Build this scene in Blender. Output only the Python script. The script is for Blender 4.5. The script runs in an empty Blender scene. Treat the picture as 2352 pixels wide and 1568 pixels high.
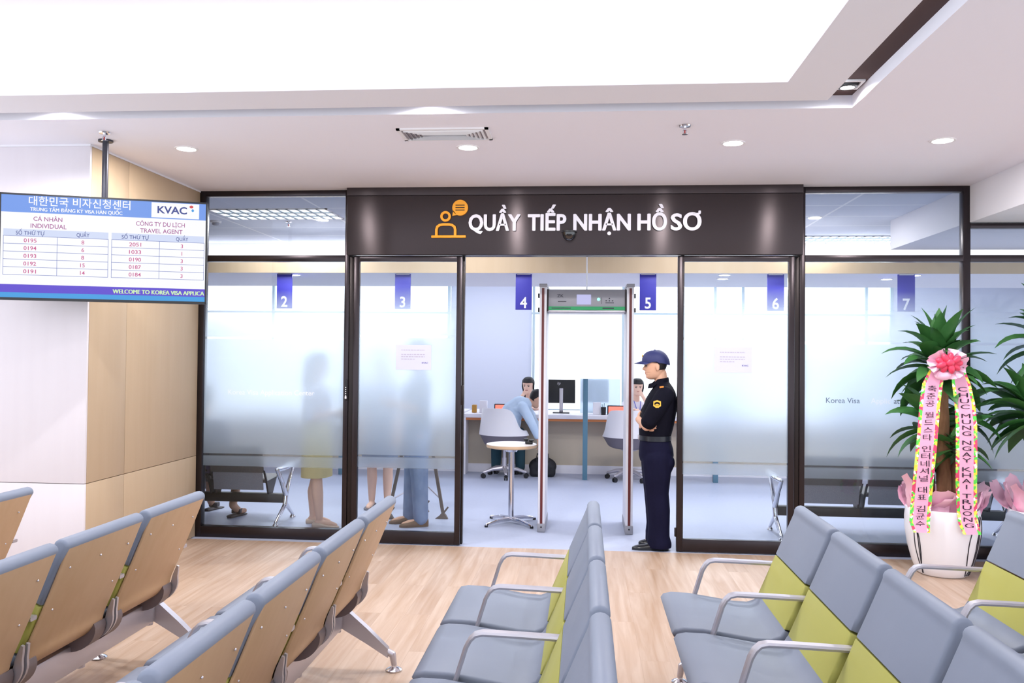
import bpy, bmesh, math, random
from mathutils import Vector, Matrix
random.seed(7)
S = bpy.context.scene
COL = S.collection
V = Vector
PI = math.pi

# ------------------------------------------------------------------ camera, world, exposure
F_PX, YAW, PITCH, ROLL, H = 1940.0, .0854, .0163, .0097, 1.55
def cam_axes():
    cy, sy, cp, sp = math.cos(YAW), math.sin(YAW), math.cos(PITCH), math.sin(PITCH)
    f = V((-sy*cp, cy*cp, sp)); r = V((cy, sy, 0)); u = r.cross(f)
    cr, sr = math.cos(ROLL), math.sin(ROLL)
    return f, cr*r + sr*u, -sr*r + cr*u
_f, _r, _u = cam_axes()
cd = bpy.data.cameras.new('camera'); cam = bpy.data.objects.new('camera', cd); COL.objects.link(cam)
cd.sensor_width = 36; cd.lens = 36*F_PX/2352; cd.clip_start = .05; cd.clip_end = 100
cam.matrix_world = Matrix(((_r.x, _u.x, -_f.x, 0), (_r.y, _u.y, -_f.y, 0), (_r.z, _u.z, -_f.z, H), (0, 0, 0, 1)))
S.camera = cam
S.view_settings.view_transform = 'Standard'; S.view_settings.look = 'None'
S.view_settings.exposure = 0.45; S.view_settings.gamma = 1; S.view_settings.use_curve_mapping = False
cy = S.cycles
cy.use_denoising = True; cy.max_bounces = 7; cy.diffuse_bounces = 4; cy.glossy_bounces = 3
cy.transmission_bounces = 6; cy.transparent_max_bounces = 10
cy.caustics_reflective = False; cy.caustics_refractive = True; cy.sample_clamp_indirect = 6; cy.blur_glossy = .5
W = bpy.data.worlds.new('hall_light'); S.world = W; W.use_nodes = True
W.node_tree.nodes['Background'].inputs[0].default_value = (.86, .92, 1, 1)
W.node_tree.nodes['Background'].inputs[1].default_value = 1.6

def area_light(name, loc, sx, sy, power, col=(1, 1, 1), down=True, rot=None, parent=None, shape='RECTANGLE', spread=PI):
    l = bpy.data.lights.new(name, 'AREA'); l.shape = shape; l.size = sx; l.size_y = sy; l.energy = power; l.color = col; l.spread = spread
    o = bpy.data.objects.new(name, l); COL.objects.link(o); o.location = loc
    o.rotation_euler = rot if rot else ((0, 0, 0) if down else (PI, 0, 0))
    if parent: o.parent = parent
    return o
# cove light strips of the ceiling coffer (far run, side run) and of the office soffit
area_light('coffer_strip_light', (-2.2, 4.42, 2.955), 6.2, .05, 30, (.96, .97, 1), False)
area_light('coffer_strip_light', (1.13, 1.2, 2.955), .05, 6.2, 30, (.96, .97, 1), False)
area_light('office_cove_light', (.6, 9.9, 2.575), 13, .05, 26, (1, .98, .95), rot=(PI/2, 0, 0))
area_light('coffer_fill_light', (-2.2, 1.0, 3.19), 5.0, 4.5, 50, (.93, .96, 1), True)  # added downward fill for the hall, not a fitted panel
area_light('groove_fill_light', (1.285, 3.3, 2.972), .015, 2.3, .75, (.8, .9, 1), rot=(0, -PI/2, 0))  # added to brighten the groove's outer side, not a fitted strip
for _x in (-4.2, -1.4, 1.4, 4.2): area_light('office_fill_light', (_x, 11.9, 2.89), 1.1, .55, 16, (.93, .96, 1), True)  # added fill without fittings, to brighten the office
for _x in (-1.2, 1.2): area_light('office_fill_light', (_x, 7.9, 2.89), 1.1, .55, 18, (.93, .96, 1), True)  # more added fill, ahead of the soffit

# ------------------------------------------------------------------ helpers
def lin(c):
    c = c/255
    return c/12.92 if c <= .04045 else ((c+.055)/1.055)**2.4
def rgb(*c): return (lin(c[0]), lin(c[1]), lin(c[2]), 1)

def mat(name, col, rough=.5, metal=0, emit=0, spec=.5, aniso=0, alpha=1, sss=0, coat=0, trans=0):
    m = bpy.data.materials.new(name); m.use_nodes = True
    b = m.node_tree.nodes['Principled BSDF']
    c = rgb(*col)
    b.inputs['Base Color'].default_value = c; b.inputs['Roughness'].default_value = rough
    b.inputs['Metallic'].default_value = metal; b.inputs['Specular IOR Level'].default_value = spec
    if aniso: b.inputs['Anisotropic'].default_value = aniso
    if coat: b.inputs['Coat Weight'].default_value = coat
    if emit:
        b.inputs['Emission Color'].default_value = c; b.inputs['Emission Strength'].default_value = emit
    return m
def N(m, t): return m.node_tree.nodes.new(t)
def L(m, a, b): m.node_tree.links.new(a, b)
def bsdf(m): return m.node_tree.nodes['Principled BSDF']
def noise_tint(m, a, b, scale=(8, 8, 8), detail=3, bump=0, rough=None, obj=True):
    """two-colour noise on the base colour, optional bump"""
    tc = N(m, 'ShaderNodeTexCoord'); mp = N(m, 'ShaderNodeMapping'); mp.inputs['Scale'].default_value = scale
    L(m, tc.outputs['Object' if obj else 'Generated'], mp.inputs[0])
    nz = N(m, 'ShaderNodeTexNoise'); nz.inputs['Detail'].default_value = detail; nz.inputs['Scale'].default_value = 1
    L(m, mp.outputs[0], nz.inputs['Vector'])
    mx = N(m, 'ShaderNodeMix'); mx.data_type = 'RGBA'
    mx.inputs[6].default_value = rgb(*a); mx.inputs[7].default_value = rgb(*b)
    L(m, nz.outputs[0], mx.inputs[0]); L(m, mx.outputs[2], bsdf(m).inputs['Base Color'])
    if bump:
        bp = N(m, 'ShaderNodeBump'); bp.inputs['Strength'].default_value = bump; bp.inputs['Distance'].default_value = .002
        L(m, nz.outputs[0], bp.inputs['Height']); L(m, bp.outputs[0], bsdf(m).inputs['Normal'])
    return m

_textcache = {}
def text_mesh(s, bold=0.0):
    k = (s, bold)
    if k in _textcache: return _textcache[k]
    c = bpy.data.curves.new('t', 'FONT'); c.body = s; c.offset = bold; c.resolution_u = 3
    o = bpy.data.objects.new('t', c); COL.objects.link(o)
    dg = bpy.context.evaluated_depsgraph_get(); dg.update()
    me = bpy.data.meshes.new_from_object(o.evaluated_get(dg))
    vs = [v.co.copy() for v in me.vertices]; fs = [tuple(p.vertices) for p in me.polygons]
    bpy.data.objects.remove(o); bpy.data.curves.remove(c); bpy.data.meshes.remove(me)
    _textcache[k] = (vs, fs)
    return vs, fs

class MB:
    """collects shapes into one mesh; M is the current transform, mi the current material index"""
    def __init__(self): self.bm = bmesh.new(); self.M = Matrix(); self.mi = 0
    def v(self, co): return self.bm.verts.new(self.M @ V(co))
    def f(self, vs):
        try:
            fc = self.bm.faces.new(vs); fc.material_index = self.mi; fc.smooth = True
            return fc
        except ValueError: return None
    def box(self, x0, x1, y0, y1, z0, z1, bev=0):
        if x0 > x1: x0, x1 = x1, x0
        if y0 > y1: y0, y1 = y1, y0
        if z0 > z1: z0, z1 = z1, z0
        n0 = len(self.bm.verts)
        p = [self.v((x, y, z)) for z in (z0, z1) for x, y in ((x0, y0), (x1, y0), (x1, y1), (x0, y1))]
        fs = [self.f([p[i] for i in q]) for q in ((3, 2, 1, 0), (4, 5, 6, 7), (0, 1, 5, 4), (1, 2, 6, 5), (2, 3, 7, 6), (3, 0, 4, 7))]
        if bev:
            es = {e for f_ in fs for e in f_.edges}
            r = bmesh.ops.bevel(self.bm, geom=list(es), offset=bev, segments=2, profile=.5, affect='EDGES')
            for q in r['faces']: q.material_index = self.mi; q.smooth = True
        return self
    def ring_loft(self, rings, cap0=True, cap1=True, closed=True):
        R = [[self.v(p) for p in r] for r in rings]; n = len(R[0])
        for a, b in zip(R, R[1:]):
            for i in range(n if closed else n-1):
                j = (i+1) % n; self.f([a[i], a[j], b[j], b[i]])
        if cap0: self.f(R[0][::-1])
        if cap1: self.f(R[-1])
        return self
    def cyl(self, p0, p1, r0, r1=None, n=16, cap=True):
        p0, p1 = V(p0), V(p1); r1 = r0 if r1 is None else r1
        d = (p1-p0).normalized(); a = d.orthogonal().normalized(); b = d.cross(a)
        c = [(math.cos(2*PI*i/n), math.sin(2*PI*i/n)) for i in range(n)]
        return self.ring_loft([[p0+(a*x+b*y)*r0 for x, y in c], [p1+(a*x+b*y)*r1 for x, y in c]], cap, cap)
    def capsule(self, p0, p1, r0, r1, n=14, k=4):
        p0, p1 = V(p0), V(p1); d = (p1-p0); ln = d.length; d = d/ln if ln > 1e-6 else V((0, 0, 1))
        a = d.orthogonal().normalized(); b = d.cross(a)
        c = [(math.cos(2*PI*i/n), math.sin(2*PI*i/n)) for i in range(n)]
        rings = []
        for i in range(k):
            t = PI/2*(1-(i+.25)/k); rings.append((p0-d*r0*math.sin(t), r0*math.cos(t)))
        rings.append((p0, r0)); rings.append((p1, r1))
        for i in range(k):
            t = PI/2*((i+.75)/k); rings.append((p1+d*r1*math.sin(t), r1*math.cos(t)))
        return self.ring_loft([[q+(a*x+b*y)*r for x, y in c] for q, r in rings])
    def chain(self, pts, rad, n=14):
        for i in range(len(pts)-1): self.capsule(pts[i], pts[i+1], rad[i], rad[i+1], n)
        return self
    def ell(self, c, r, n=16, m=10, rot=None):
        c = V(c); rings = []
        for j in range(m):
            t = -PI/2+PI*(j+.5)/m; q = []
            for i in range(n):
                p = V((r[0]*math.cos(t)*math.cos(2*PI*i/n), r[1]*math.cos(t)*math.sin(2*PI*i/n), r[2]*math.sin(t)))
                q.append(c+(rot @ p if rot else p))
            rings.append(q)
        return self.ring_loft(rings)
    def lathe(self, prof, c=(0, 0, 0), n=32, cap0=True, cap1=True):
        c = V(c)
        return self.ring_loft([[c+V((r*math.cos(2*PI*i/n), r*math.sin(2*PI*i/n), z)) for i in range(n)] for r, z in prof], cap0, cap1)
    def sweep(self, pts, sect, up=(0, 0, 1), side=None):
        """sweep a 2D section (a,b) along pts; a along side, b along local up"""
        pts = [V(p) for p in pts]; up = V(up); rings = []
        for i, p in enumerate(pts):
            t = (pts[min(i+1, len(pts)-1)]-pts[max(i-1, 0)]).normalized()
            s = V(side) if side else t.cross(up)
            s = s.normalized() if s.length > 1e-4 else V((0, 1, 0))
            u = s.cross(t).normalized()
            rings.append([p+s*a+u*b for a, b in sect])
        return self.ring_loft(rings)
    def tube(self, pts, r, n=8): return self.sweep(pts, [(r*math.cos(2*PI*i/n), r*math.sin(2*PI*i/n)) for i in range(n)], up=(.13, .21, .97))
    def prism(self, pts2, plane, h0, h1):
        """pts2: 2D polygon; plane 'xz' extruded in y, 'xy' in z, 'yz' in x"""
        def P(a, b, h): return {'xz': (a, h, b), 'xy': (a, b, h), 'yz': (h, a, b)}[plane]
        return self.ring_loft([[P(a, b, h0) for a, b in pts2], [P(a, b, h1) for a, b in pts2]])
    def quad(self, a, b, c, d): self.f([self.v(p) for p in (a, b, c, d)]); return self
    def text(self, s, o, right, up, h, align='L', bold=0, xs=1.0, depth=0, width=None):
        """flat text; o baseline anchor, cap height h"""
        vs, fs = text_mesh(s, bold)
        if not vs: return self
        right, up = V(right).normalized(), V(up).normalized(); o = V(o); nrm = right.cross(up)
        k = h/.716
        x0, x1 = min(p.x for p in vs), max(p.x for p in vs)
        if width: xs = width/((x1-x0)*k)
        off = {'L': x0, 'C': (x0+x1)/2, 'R': x1}[align]
        nv = [self.v(o+right*(p.x-off)*k*xs+up*p.y*k+nrm*depth) for p in vs]
        for q in fs: self.f([nv[i] for i in q])
        if depth:
            bv = [self.v(o+right*(p.x-off)*k*xs+up*p.y*k) for p in vs]
            cnt = {}
            for q in fs:
                for i in range(len(q)):
                    e = (q[i], q[(i+1) % len(q)]); cnt[e] = 1
            for a, b in cnt:
                if (b, a) not in cnt: self.f([nv[b], nv[a], bv[a], bv[b]])
        return self
    def build(self, name, mats, parent=None, label=None, angle=35, smooth=True):
        me = bpy.data.meshes.new(name); bmesh.ops.recalc_face_normals(self.bm, faces=self.bm.faces) if smooth != 'keep' else None
        self.bm.to_mesh(me); self.bm.free()
        for m in (mats if isinstance(mats, (list, tuple)) else [mats]): me.materials.append(m)
        if smooth: me.set_sharp_from_angle(angle=math.radians(angle))
        o = bpy.data.objects.new(name, me); COL.objects.link(o)
        if parent: o.parent = parent
        if label: o['label'] = label
        return o

def fuse(mb, voxel=.008, sm=2):
    """voxel-fuse everything in mb into one continuous surface, back into a new MB"""
    me = bpy.data.meshes.new('f'); bmesh.ops.recalc_face_normals(mb.bm, faces=mb.bm.faces); mb.bm.to_mesh(me); mb.bm.free()
    o = bpy.data.objects.new('f', me); COL.objects.link(o)
    r = o.modifiers.new('r', 'REMESH'); r.mode = 'VOXEL'; r.voxel_size = voxel
    s = o.modifiers.new('s', 'SMOOTH'); s.factor = .5; s.iterations = sm
    dg = bpy.context.evaluated_depsgraph_get(); dg.update()
    m2 = bpy.data.meshes.new_from_object(o.evaluated_get(dg))
    out = MB(); out.bm.from_mesh(m2)
    for f_ in out.bm.faces: f_.smooth = True; f_.material_index = 0
    bpy.data.objects.remove(o); bpy.data.meshes.remove(me); bpy.data.meshes.remove(m2)
    return out
def paint(mb, fn):
    for f_ in mb.bm.faces:
        k = fn(f_.calc_center_median())
        if k: f_.material_index = k
    return mb

def tag(o, label, cat, group=None):
    o['label'] = label; o['category'] = cat
    if group: o['group'] = group
    return o
def thing(name, label, cat, loc=(0, 0, 0), rz=0, group=None):
    o = bpy.data.objects.new(name, None); COL.objects.link(o); o.location = loc; o.rotation_euler = (0, 0, rz)
    o.empty_display_size = .1
    return tag(o, label, cat, group)
def struct(o): o['kind'] = 'structure'; return o
def dup(o, loc=None, rz=None, label=None, group=None):
    def cp(a, par):
        c = a.copy(); COL.objects.link(c)
        if par: c.parent = par
        for ch in a.children: cp(ch, c)
        return c
    r = cp(o, None)
    if loc is not None: r.location = loc
    if rz is not None: r.rotation_euler = (0, 0, rz)
    if label: r['label'] = label
    if group: r['group'] = group
    return r

# ------------------------------------------------------------------ materials
M_ceil = mat('ceiling_paint', (243, 241, 250), .9)
M_white = mat('white_paint', (236, 234, 240), .85)
M_groove = mat('dark_brown_groove', (70, 48, 46), .8)  # dark brown tone of the groove's upper surface
M_bronze = mat('bronze_metal', (60, 54, 57), .28, .85)
M_bronze_dark = mat('dark_bronze', (45, 38, 38), .35, .6)
M_black = mat('black_plastic', (22, 22, 26), .4)
M_white_pl = mat('white_plastic', (232, 232, 238), .4)
M_chrome = mat('chrome', (225, 225, 232), .12, 1)
M_alu = mat('cast_aluminium', (198, 194, 202), .38, .75)
M_fixture_grey = mat('fixture_grey', (150, 152, 165), .5, .3)
M_light = mat('lamp_lens', (255, 250, 246), .5, emit=30)

def brushed(m):
    b = bsdf(m); b.inputs['Anisotropic'].default_value = 1.0; b.inputs['Roughness'].default_value = .29
    tg = N(m, 'ShaderNodeTangent'); tg.direction_type = 'RADIAL'; tg.axis = 'Y'
    cx = N(m, 'ShaderNodeCombineXYZ'); cx.inputs[2].default_value = 1
    L(m, cx.outputs[0], b.inputs['Tangent'])
    return m
M_fascia = brushed(mat('brushed_bronze', (76, 69, 71), .3, .95))

M_wood_floor = mat('oak_plank_floor', (215, 190, 170), .38, spec=.4)
def wood_floor(m):
    g = N(m, 'ShaderNodeNewGeometry'); sp = N(m, 'ShaderNodeSeparateXYZ'); L(m, g.outputs['Position'], sp.inputs[0])
    cb = N(m, 'ShaderNodeCombineXYZ'); L(m, sp.outputs['Y'], cb.inputs[0]); L(m, sp.outputs['X'], cb.inputs[1])
    br = N(m, 'ShaderNodeTexBrick'); L(m, cb.outputs[0], br.inputs['Vector'])
    br.inputs['Color1'].default_value = (0, 0, 0, 1); br.inputs['Color2'].default_value = (1, 1, 1, 1); br.inputs['Mortar'].default_value = (.5, .5, .5, 1)
    br.inputs['Scale'].default_value = 1; br.inputs['Brick Width'].default_value = 1.25; br.inputs['Row Height'].default_value = .15
    br.inputs['Mortar Size'].default_value = .001; br.inputs['Bias'].default_value = 0
    mp = N(m, 'ShaderNodeMapping'); mp.inputs['Scale'].default_value = (1.6, 22, 1); L(m, cb.outputs[0], mp.inputs[0])
    ad = N(m, 'ShaderNodeVectorMath'); ad.operation = 'ADD'; L(m, mp.outputs[0], ad.inputs[0])
    sc = N(m, 'ShaderNodeVectorMath'); sc.operation = 'SCALE'; sc.inputs['Scale'].default_value = 7; L(m, br.outputs['Color'], sc.inputs[0]); L(m, sc.outputs[0], ad.inputs[1])
    nz = N(m, 'ShaderNodeTexNoise'); nz.inputs['Scale'].default_value = 1; nz.inputs['Detail'].default_value = 5; nz.inputs['Distortion'].default_value = .6; L(m, ad.outputs[0], nz.inputs['Vector'])
    cr = N(m, 'ShaderNodeValToRGB'); e = cr.color_ramp.elements
    e[0].position = .3; e[0].color = rgb(184, 153, 128); e[1].position = .7; e[1].color = rgb(206, 183, 165)
    L(m, nz.outputs[0], cr.inputs[0])
    mx = N(m, 'ShaderNodeMix'); mx.data_type = 'RGBA'; mx.blend_type = 'MULTIPLY'; mx.inputs[0].default_value = 1
    c2 = N(m, 'ShaderNodeValToRGB'); c2.color_ramp.elements[0].color = (.86, .83, .81, 1); c2.color_ramp.elements[1].color = (1, 1, 1, 1)
    L(m, br.outputs['Color'], c2.inputs[0]); L(m, cr.outputs[0], mx.inputs[6]); L(m, c2.outputs[0], mx.inputs[7])
    m2 = N(m, 'ShaderNodeMix'); m2.data_type = 'RGBA'; m2.inputs[7].default_value = rgb(150, 120, 98)
    mm = N(m, 'ShaderNodeMath'); mm.operation = 'MULTIPLY'; mm.inputs[1].default_value = .35; L(m, br.outputs['Fac'], mm.inputs[0]); L(m, mm.outputs[0], m2.inputs[0])
    L(m, mx.outputs[2], m2.inputs[6]); L(m, m2.outputs[2], bsdf(m).inputs['Base Color'])
wood_floor(M_wood_floor)
M_vinyl = noise_tint(mat('grey_vinyl_floor', (176, 184, 208), .45, spec=.35), (172, 180, 204), (182, 189, 212), (30, 30, 30))
M_wood_panel = noise_tint(mat('beech_veneer', (192, 169, 141), .5, spec=.3), (188, 164, 135), (198, 176, 150), (14, 14, 1.2), 4)
M_pale_panel = noise_tint(mat('pale_front_panel', (228, 221, 226), .5, spec=.3), (226, 219, 224), (232, 226, 231), (14, 14, 1.2), 4)  # front panels of the column, paler than its side panels
M_shell = noise_tint(mat('beech_plywood', (198, 162, 126), .42, spec=.3), (193, 156, 119), (205, 171, 137), (22, 22, 2.0), 4)
M_shell_edge = mat('plywood_edge', (222, 192, 154), .5)
M_grey_pad = noise_tint(mat('grey_blue_vinyl', (130, 138, 155), .5, spec=.3), (127, 135, 152), (133, 141, 158), (6, 6, 6))
M_green_pad = noise_tint(mat('olive_green_vinyl', (178, 176, 92), .5, spec=.3), (175, 173, 88), (181, 179, 97), (6, 6, 6))
M_bracket = mat('bracket_grey', (128, 116, 118), .45, .5)

# ------------------------------------------------------------------ glass
def glass_mat(name, z_off=0.0, film=True, all_frost=False):
    m = bpy.data.materials.new(name); m.use_nodes = True; nt = m.node_tree; nt.nodes.clear()
    out = N(m, 'ShaderNodeOutputMaterial')
    tr = N(m, 'ShaderNodeBsdfTransparent'); tr.inputs[0].default_value = (.95, .975, .985, 1)
    gl = N(m, 'ShaderNodeBsdfGlossy'); gl.inputs['Roughness'].default_value = .02; gl.inputs[0].default_value = (.9, .95, 1, 1)
    fr = N(m, 'ShaderNodeFresnel'); fr.inputs[0].default_value = 1.35
    clear = N(m, 'ShaderNodeMixShader'); L(m, fr.outputs[0], clear.inputs[0]); L(m, tr.outputs[0], clear.inputs[1]); L(m, gl.outputs[0], clear.inputs[2])
    if not film:
        L(m, clear.outputs[0], out.inputs[0]); return m
    rf = N(m, 'ShaderNodeBsdfRefraction'); rf.inputs['IOR'].default_value = 1.16; rf.inputs['Roughness'].default_value = .44; rf.inputs[0].default_value = (.90, .96, 1, 1)
    tl = N(m, 'ShaderNodeBsdfTranslucent'); tl.inputs[0].default_value = (.80, .90, 1, 1)
    df = N(m, 'ShaderNodeBsdfDiffuse'); df.inputs[0].default_value = (.80, .90, 1, 1)
    m1 = N(m, 'ShaderNodeMixShader'); m1.inputs[0].default_value = .40; L(m, rf.outputs[0], m1.inputs[1]); L(m, tl.outputs[0], m1.inputs[2])
    m2 = N(m, 'ShaderNodeMixShader'); m2.inputs[0].default_value = .22; L(m, m1.outputs[0], m2.inputs[1]); L(m, df.outputs[0], m2.inputs[2])
    if all_frost:
        L(m, m2.outputs[0], out.inputs[0]); return m
    g = N(m, 'ShaderNodeNewGeometry'); sp = N(m, 'ShaderNodeSeparateXYZ'); L(m, g.outputs['Position'], sp.inputs[0])
    mr = N(m, 'ShaderNodeMapRange'); mr.inputs['From Min'].default_value = z_off; mr.inputs['From Max'].default_value = 2.4+z_off
    L(m, sp.outputs['Z'], mr.inputs[0])
    cr = N(m, 'ShaderNodeValToRGB'); cr.color_ramp.interpolation = 'LINEAR'; e = cr.color_ramp.elements
    K = [(.594, 0), (.598, .80), (.683, .82), (.685, 0), (.701, 0), (.703, .83), (.85, .90), (1.15, .97), (1.50, 1), (1.664, .9), (1.667, .35), (1.68, .35), (1.683, .86), (1.80, .62), (1.93, .25), (2.08, 0)]
    while len(e) < len(K): e.new(.5)
    for q, (z, a) in zip(e, K): q.position = z/2.4; q.color = (a, a, a, 1)
    L(m, mr.outputs[0], cr.inputs[0])
    for sock, lo, hi in ((m1.inputs[0], .08, .40), (m2.inputs[0], .08, .22), (rf.inputs['Roughness'], .36, .56)):   # the printed film gets denser upwards
        q = N(m, 'ShaderNodeMapRange'); q.inputs['From Min'].default_value = .62+z_off; q.inputs['From Max'].default_value = 1.35+z_off
        q.inputs['To Min'].default_value = lo; q.inputs['To Max'].default_value = hi; L(m, sp.outputs['Z'], q.inputs[0]); L(m, q.outputs[0], sock)
    mx = N(m, 'ShaderNodeMixShader'); L(m, cr.outputs[0], mx.inputs[0]); L(m, clear.outputs[0], mx.inputs[1]); L(m, m2.outputs[0], mx.inputs[2])
    L(m, mx.outputs[0], out.inputs[0])
    return m
M_glass = glass_mat('clear_glass', film=False)
M_film = glass_mat('frosted_film_glass')
M_film_d = glass_mat('frosted_film_glass_door', .022)

# ------------------------------------------------------------------ setting: floors and ceilings
ZC, D = 2.913, 6.876
b = MB(); b.box(-5.2, 5.2, -1.2, 6.80, -.1, 0); struct(b.build('floor', M_wood_floor))
b = MB(); b.box(-9, 9, 6.80, 13.5, -.1, -.0005); struct(b.build('floor', M_vinyl))
b = MB()
b.box(-9, 3.0, 4.71, 6.90, ZC, 3.3); b.box(1.44, 3.0, -6, 4.71, ZC, 3.3)
struct(b.build('ceiling', M_ceil))
b = MB(); b.box(-9, 1.44, 4.55, 4.71, 2.982, 3.3); b.box(1.255, 1.44, -6, 4.55, 2.982, 3.3)
struct(b.build('ceiling', M_groove))
b = MB()   # raft band between the shadow groove and the coffer, with its low inner lip
b.box(-9, 1.27, 4.255, 4.565, ZC, 2.935); b.box(.992, 1.27, -6, 4.255, ZC, 2.935)
b.box(-9, 1.01, 4.255, 4.273, 2.935, 2.982); b.box(.992, 1.01, -6, 4.255, 2.935, 2.982)
b.box(-9, 1.27, 4.52, 4.565, 2.935, 3.25); b.box(1.225, 1.27, -6, 4.52, 2.935, 3.25)
b.box(-9, 1.27, -6, 4.565, 3.20, 3.3)
struct(b.build('ceiling', M_white))
b = MB(); b.box(3.0, 9, -6, 6.90, 2.625, 3.3); struct(b.build('ceiling', M_white))
# column clad in panels
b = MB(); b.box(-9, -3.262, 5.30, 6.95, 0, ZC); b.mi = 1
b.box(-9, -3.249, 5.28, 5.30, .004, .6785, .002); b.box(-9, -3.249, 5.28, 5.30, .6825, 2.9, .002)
b.mi = 2
for y0, y1 in ((5.301, 5.755), (5.759, 6.874)):
    b.box(-3.265, -3.248, y0, y1, .004, .6785, .002); b.box(-3.265, -3.248, y0, y1, .6825, 2.9, .002)
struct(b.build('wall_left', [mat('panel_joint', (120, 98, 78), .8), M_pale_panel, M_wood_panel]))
b = MB(); b.box(-9, -3.246, 5.276, 5.30, 2.9, ZC); b.box(-3.262, -3.243, 5.30, 6.874, 2.9, ZC); struct(b.build('trim_1', M_white))

# ------------------------------------------------------------------ glazed partition
M_frame = M_bronze
def rails(b, parts, y0=D, y1=D+.075, bev=.002):
    for x0, x1, z0, z1 in parts: b.box(x0, x1, y0, y1, z0, z1, bev)
def pane(x0, x1, z0, z1, m, par, y=D+.03, name='glass_pane', t=.006):
    b = MB(); b.box(x0, x1, y, y+t, z0, z1); return b.build(name, m, par)
b = MB(); rails(b, [(-3.249, -3.201, 0, ZC), (-1.992, -1.953, 0, ZC), (-3.201, -1.992, 2.868, ZC), (-3.201, -1.992, 2.318, 2.369), (-3.201, -1.992, 0, .09)])
w1 = struct(b.build('window_1', M_frame))
pane(-3.205, -1.988, 2.36, 2.875, M_glass, w1); pane(-3.205, -1.988, .085, 2.325, M_film, w1, name='frosted_pane')
b = MB(); rails(b, [(1.704, 1.745, 0, ZC), (2.951, 3.005, 0, ZC), (1.745, 2.951, 2.868, ZC), (1.745, 2.951, 2.318, 2.369), (1.745, 2.951, 0, .092)])
w2 = struct(b.build('window_2', M_frame))
pane(1.741, 2.955, 2.36, 2.875, M_glass, w2); pane(1.741, 2.955, .085, 2.325, M_film, w2, name='frosted_pane')
b = MB(); rails(b, [(3.005, 5.2, 2.581, 2.618), (3.005, 5.2, 2.318, 2.369), (3.005, 5.2, 0, .092), (5.15, 5.2, .092, 2.581)])
w3 = struct(b.build('window_3', M_frame))
pane(3.0, 5.155, 2.36, 2.59, M_glass, w3); pane(3.0, 5.155, .085, 2.325, M_film, w3, name='frosted_pane')
M_txt_grey = mat('cutout_dark_tone', (96, 110, 134), .6)  # letters cut clear from the film; dark view behind painted as grey
M_txt_white = mat('cutout_bright_tone', (246, 250, 255), .6)  # cut-out letters with reflected brightness painted in as white
def glass_text(par, parts, z, h):
    b = MB()
    for k, (s, x) in enumerate(parts):
        b.mi = k % 2; b.text(s, (x, D+.028, z), (1, 0, 0), (0, 0, 1), h, 'L')
    b.build('lettering', [M_txt_grey, M_txt_white], par)
glass_text(w2, [('Korea Visa', 1.917), ('Applic', 2.262), ('ation Center', 2.437)], 1.197, .043)
glass_text(w1, [('', 0), ('Korea Visa Application Center', -2.99)], 1.197, .043)
# sliding doors
def door(name, x0, x1):
    b = MB(); Y0, Y1 = 6.818, 6.862
    rails(b, [(x0, x0+.045, 0.006, 2.357), (x1-.045, x1, .006, 2.357), (x0+.045, x1-.045, 2.311, 2.357), (x0+.045, x1-.045, .006, .105)], Y0, Y1)
    d = struct(b.build(name, M_frame)); pane(x0+.04, x1-.04, .1, 2.316, M_film_d, d, 6.835, 'frosted_pane'); return d
d1 = door('door_1', -1.897, -.996); d2 = door('door_2', .741, 1.649)
b = MB(); b.box(-.997, -.975, 6.82, 6.86, 1.14, 1.30, .004); b.build('door_lock', M_bronze_dark, d1)
b = MB(); b.box(.728, .742, 6.825, 6.855, .12, .19, .004); b.build('door_lock', M_bronze_dark, d2)
# fixed sidelight stiles behind the doors and the header
b = MB(); rails(b, [(-1.953, -1.915, 0, 2.36), (1.667, 1.704, 0, 2.36), (-1.01, -.985, 0, 2.36), (.775, .80, 0, 2.36)], 6.885, 6.94); struct(b.build('trim_2', M_bronze_dark))
b = MB(); b.box(-1.953, 1.704, 6.782, 6.95, 2.362, 2.845, .002); b.box(-1.953, 1.704, 6.775, 6.95, 2.847, ZC, .002); struct(b.build('trim_3', M_fascia))

# ------------------------------------------------------------------ office shell
M_tile = mat('ceiling_tile', (222, 226, 238), .9)
def grid(m):
    g = N(m, 'ShaderNodeNewGeometry'); sp = N(m, 'ShaderNodeSeparateXYZ'); L(m, g.outputs['Position'], sp.inputs[0])
    cb = N(m, 'ShaderNodeCombineXYZ'); L(m, sp.outputs['X'], cb.inputs[0]); L(m, sp.outputs['Y'], cb.inputs[1])
    mp = N(m, 'ShaderNodeMapping'); mp.inputs['Location'].default_value = (2.4+1.2*10, -7.727+.6*20, 0); L(m, cb.outputs[0], mp.inputs[0])
    br = N(m, 'ShaderNodeTexBrick'); br.offset = 0; L(m, mp.outputs[0], br.inputs['Vector']); br.inputs['Scale'].default_value = 1
    br.inputs['Brick Width'].default_value = 1.192; br.inputs['Row Height'].default_value = .6; br.inputs['Mortar Size'].default_value = .012; br.inputs['Mortar Smooth'].default_value = 0
    br.inputs['Color1'].default_value = br.inputs['Color2'].default_value = rgb(212, 218, 232); br.inputs['Mortar'].default_value = rgb(244, 246, 252)
    L(m, br.outputs['Color'], bsdf(m).inputs['Base Color'])
grid(M_tile)
b = MB(); b.box(-6.6, 6.6, 6.95, 13.4, ZC, 3.05); struct(b.build('ceiling', M_tile))
b = MB(); b.box(3.0, 6.6, 6.951, 8.6, 2.627, ZC); struct(b.build('ceiling', M_white))
b = MB(); b.box(-6.6, 6.6, 8.612, 10.2, 2.391, 2.54); b.box(-6.6, 6.6, 10.2, 10.3, 2.391, ZC); b.mi = 1; b.box(-6.6, 6.6, 8.6, 8.612, 2.391, 2.556)
struct(b.build('ceiling', [M_white, M_wood_panel]))
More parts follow.
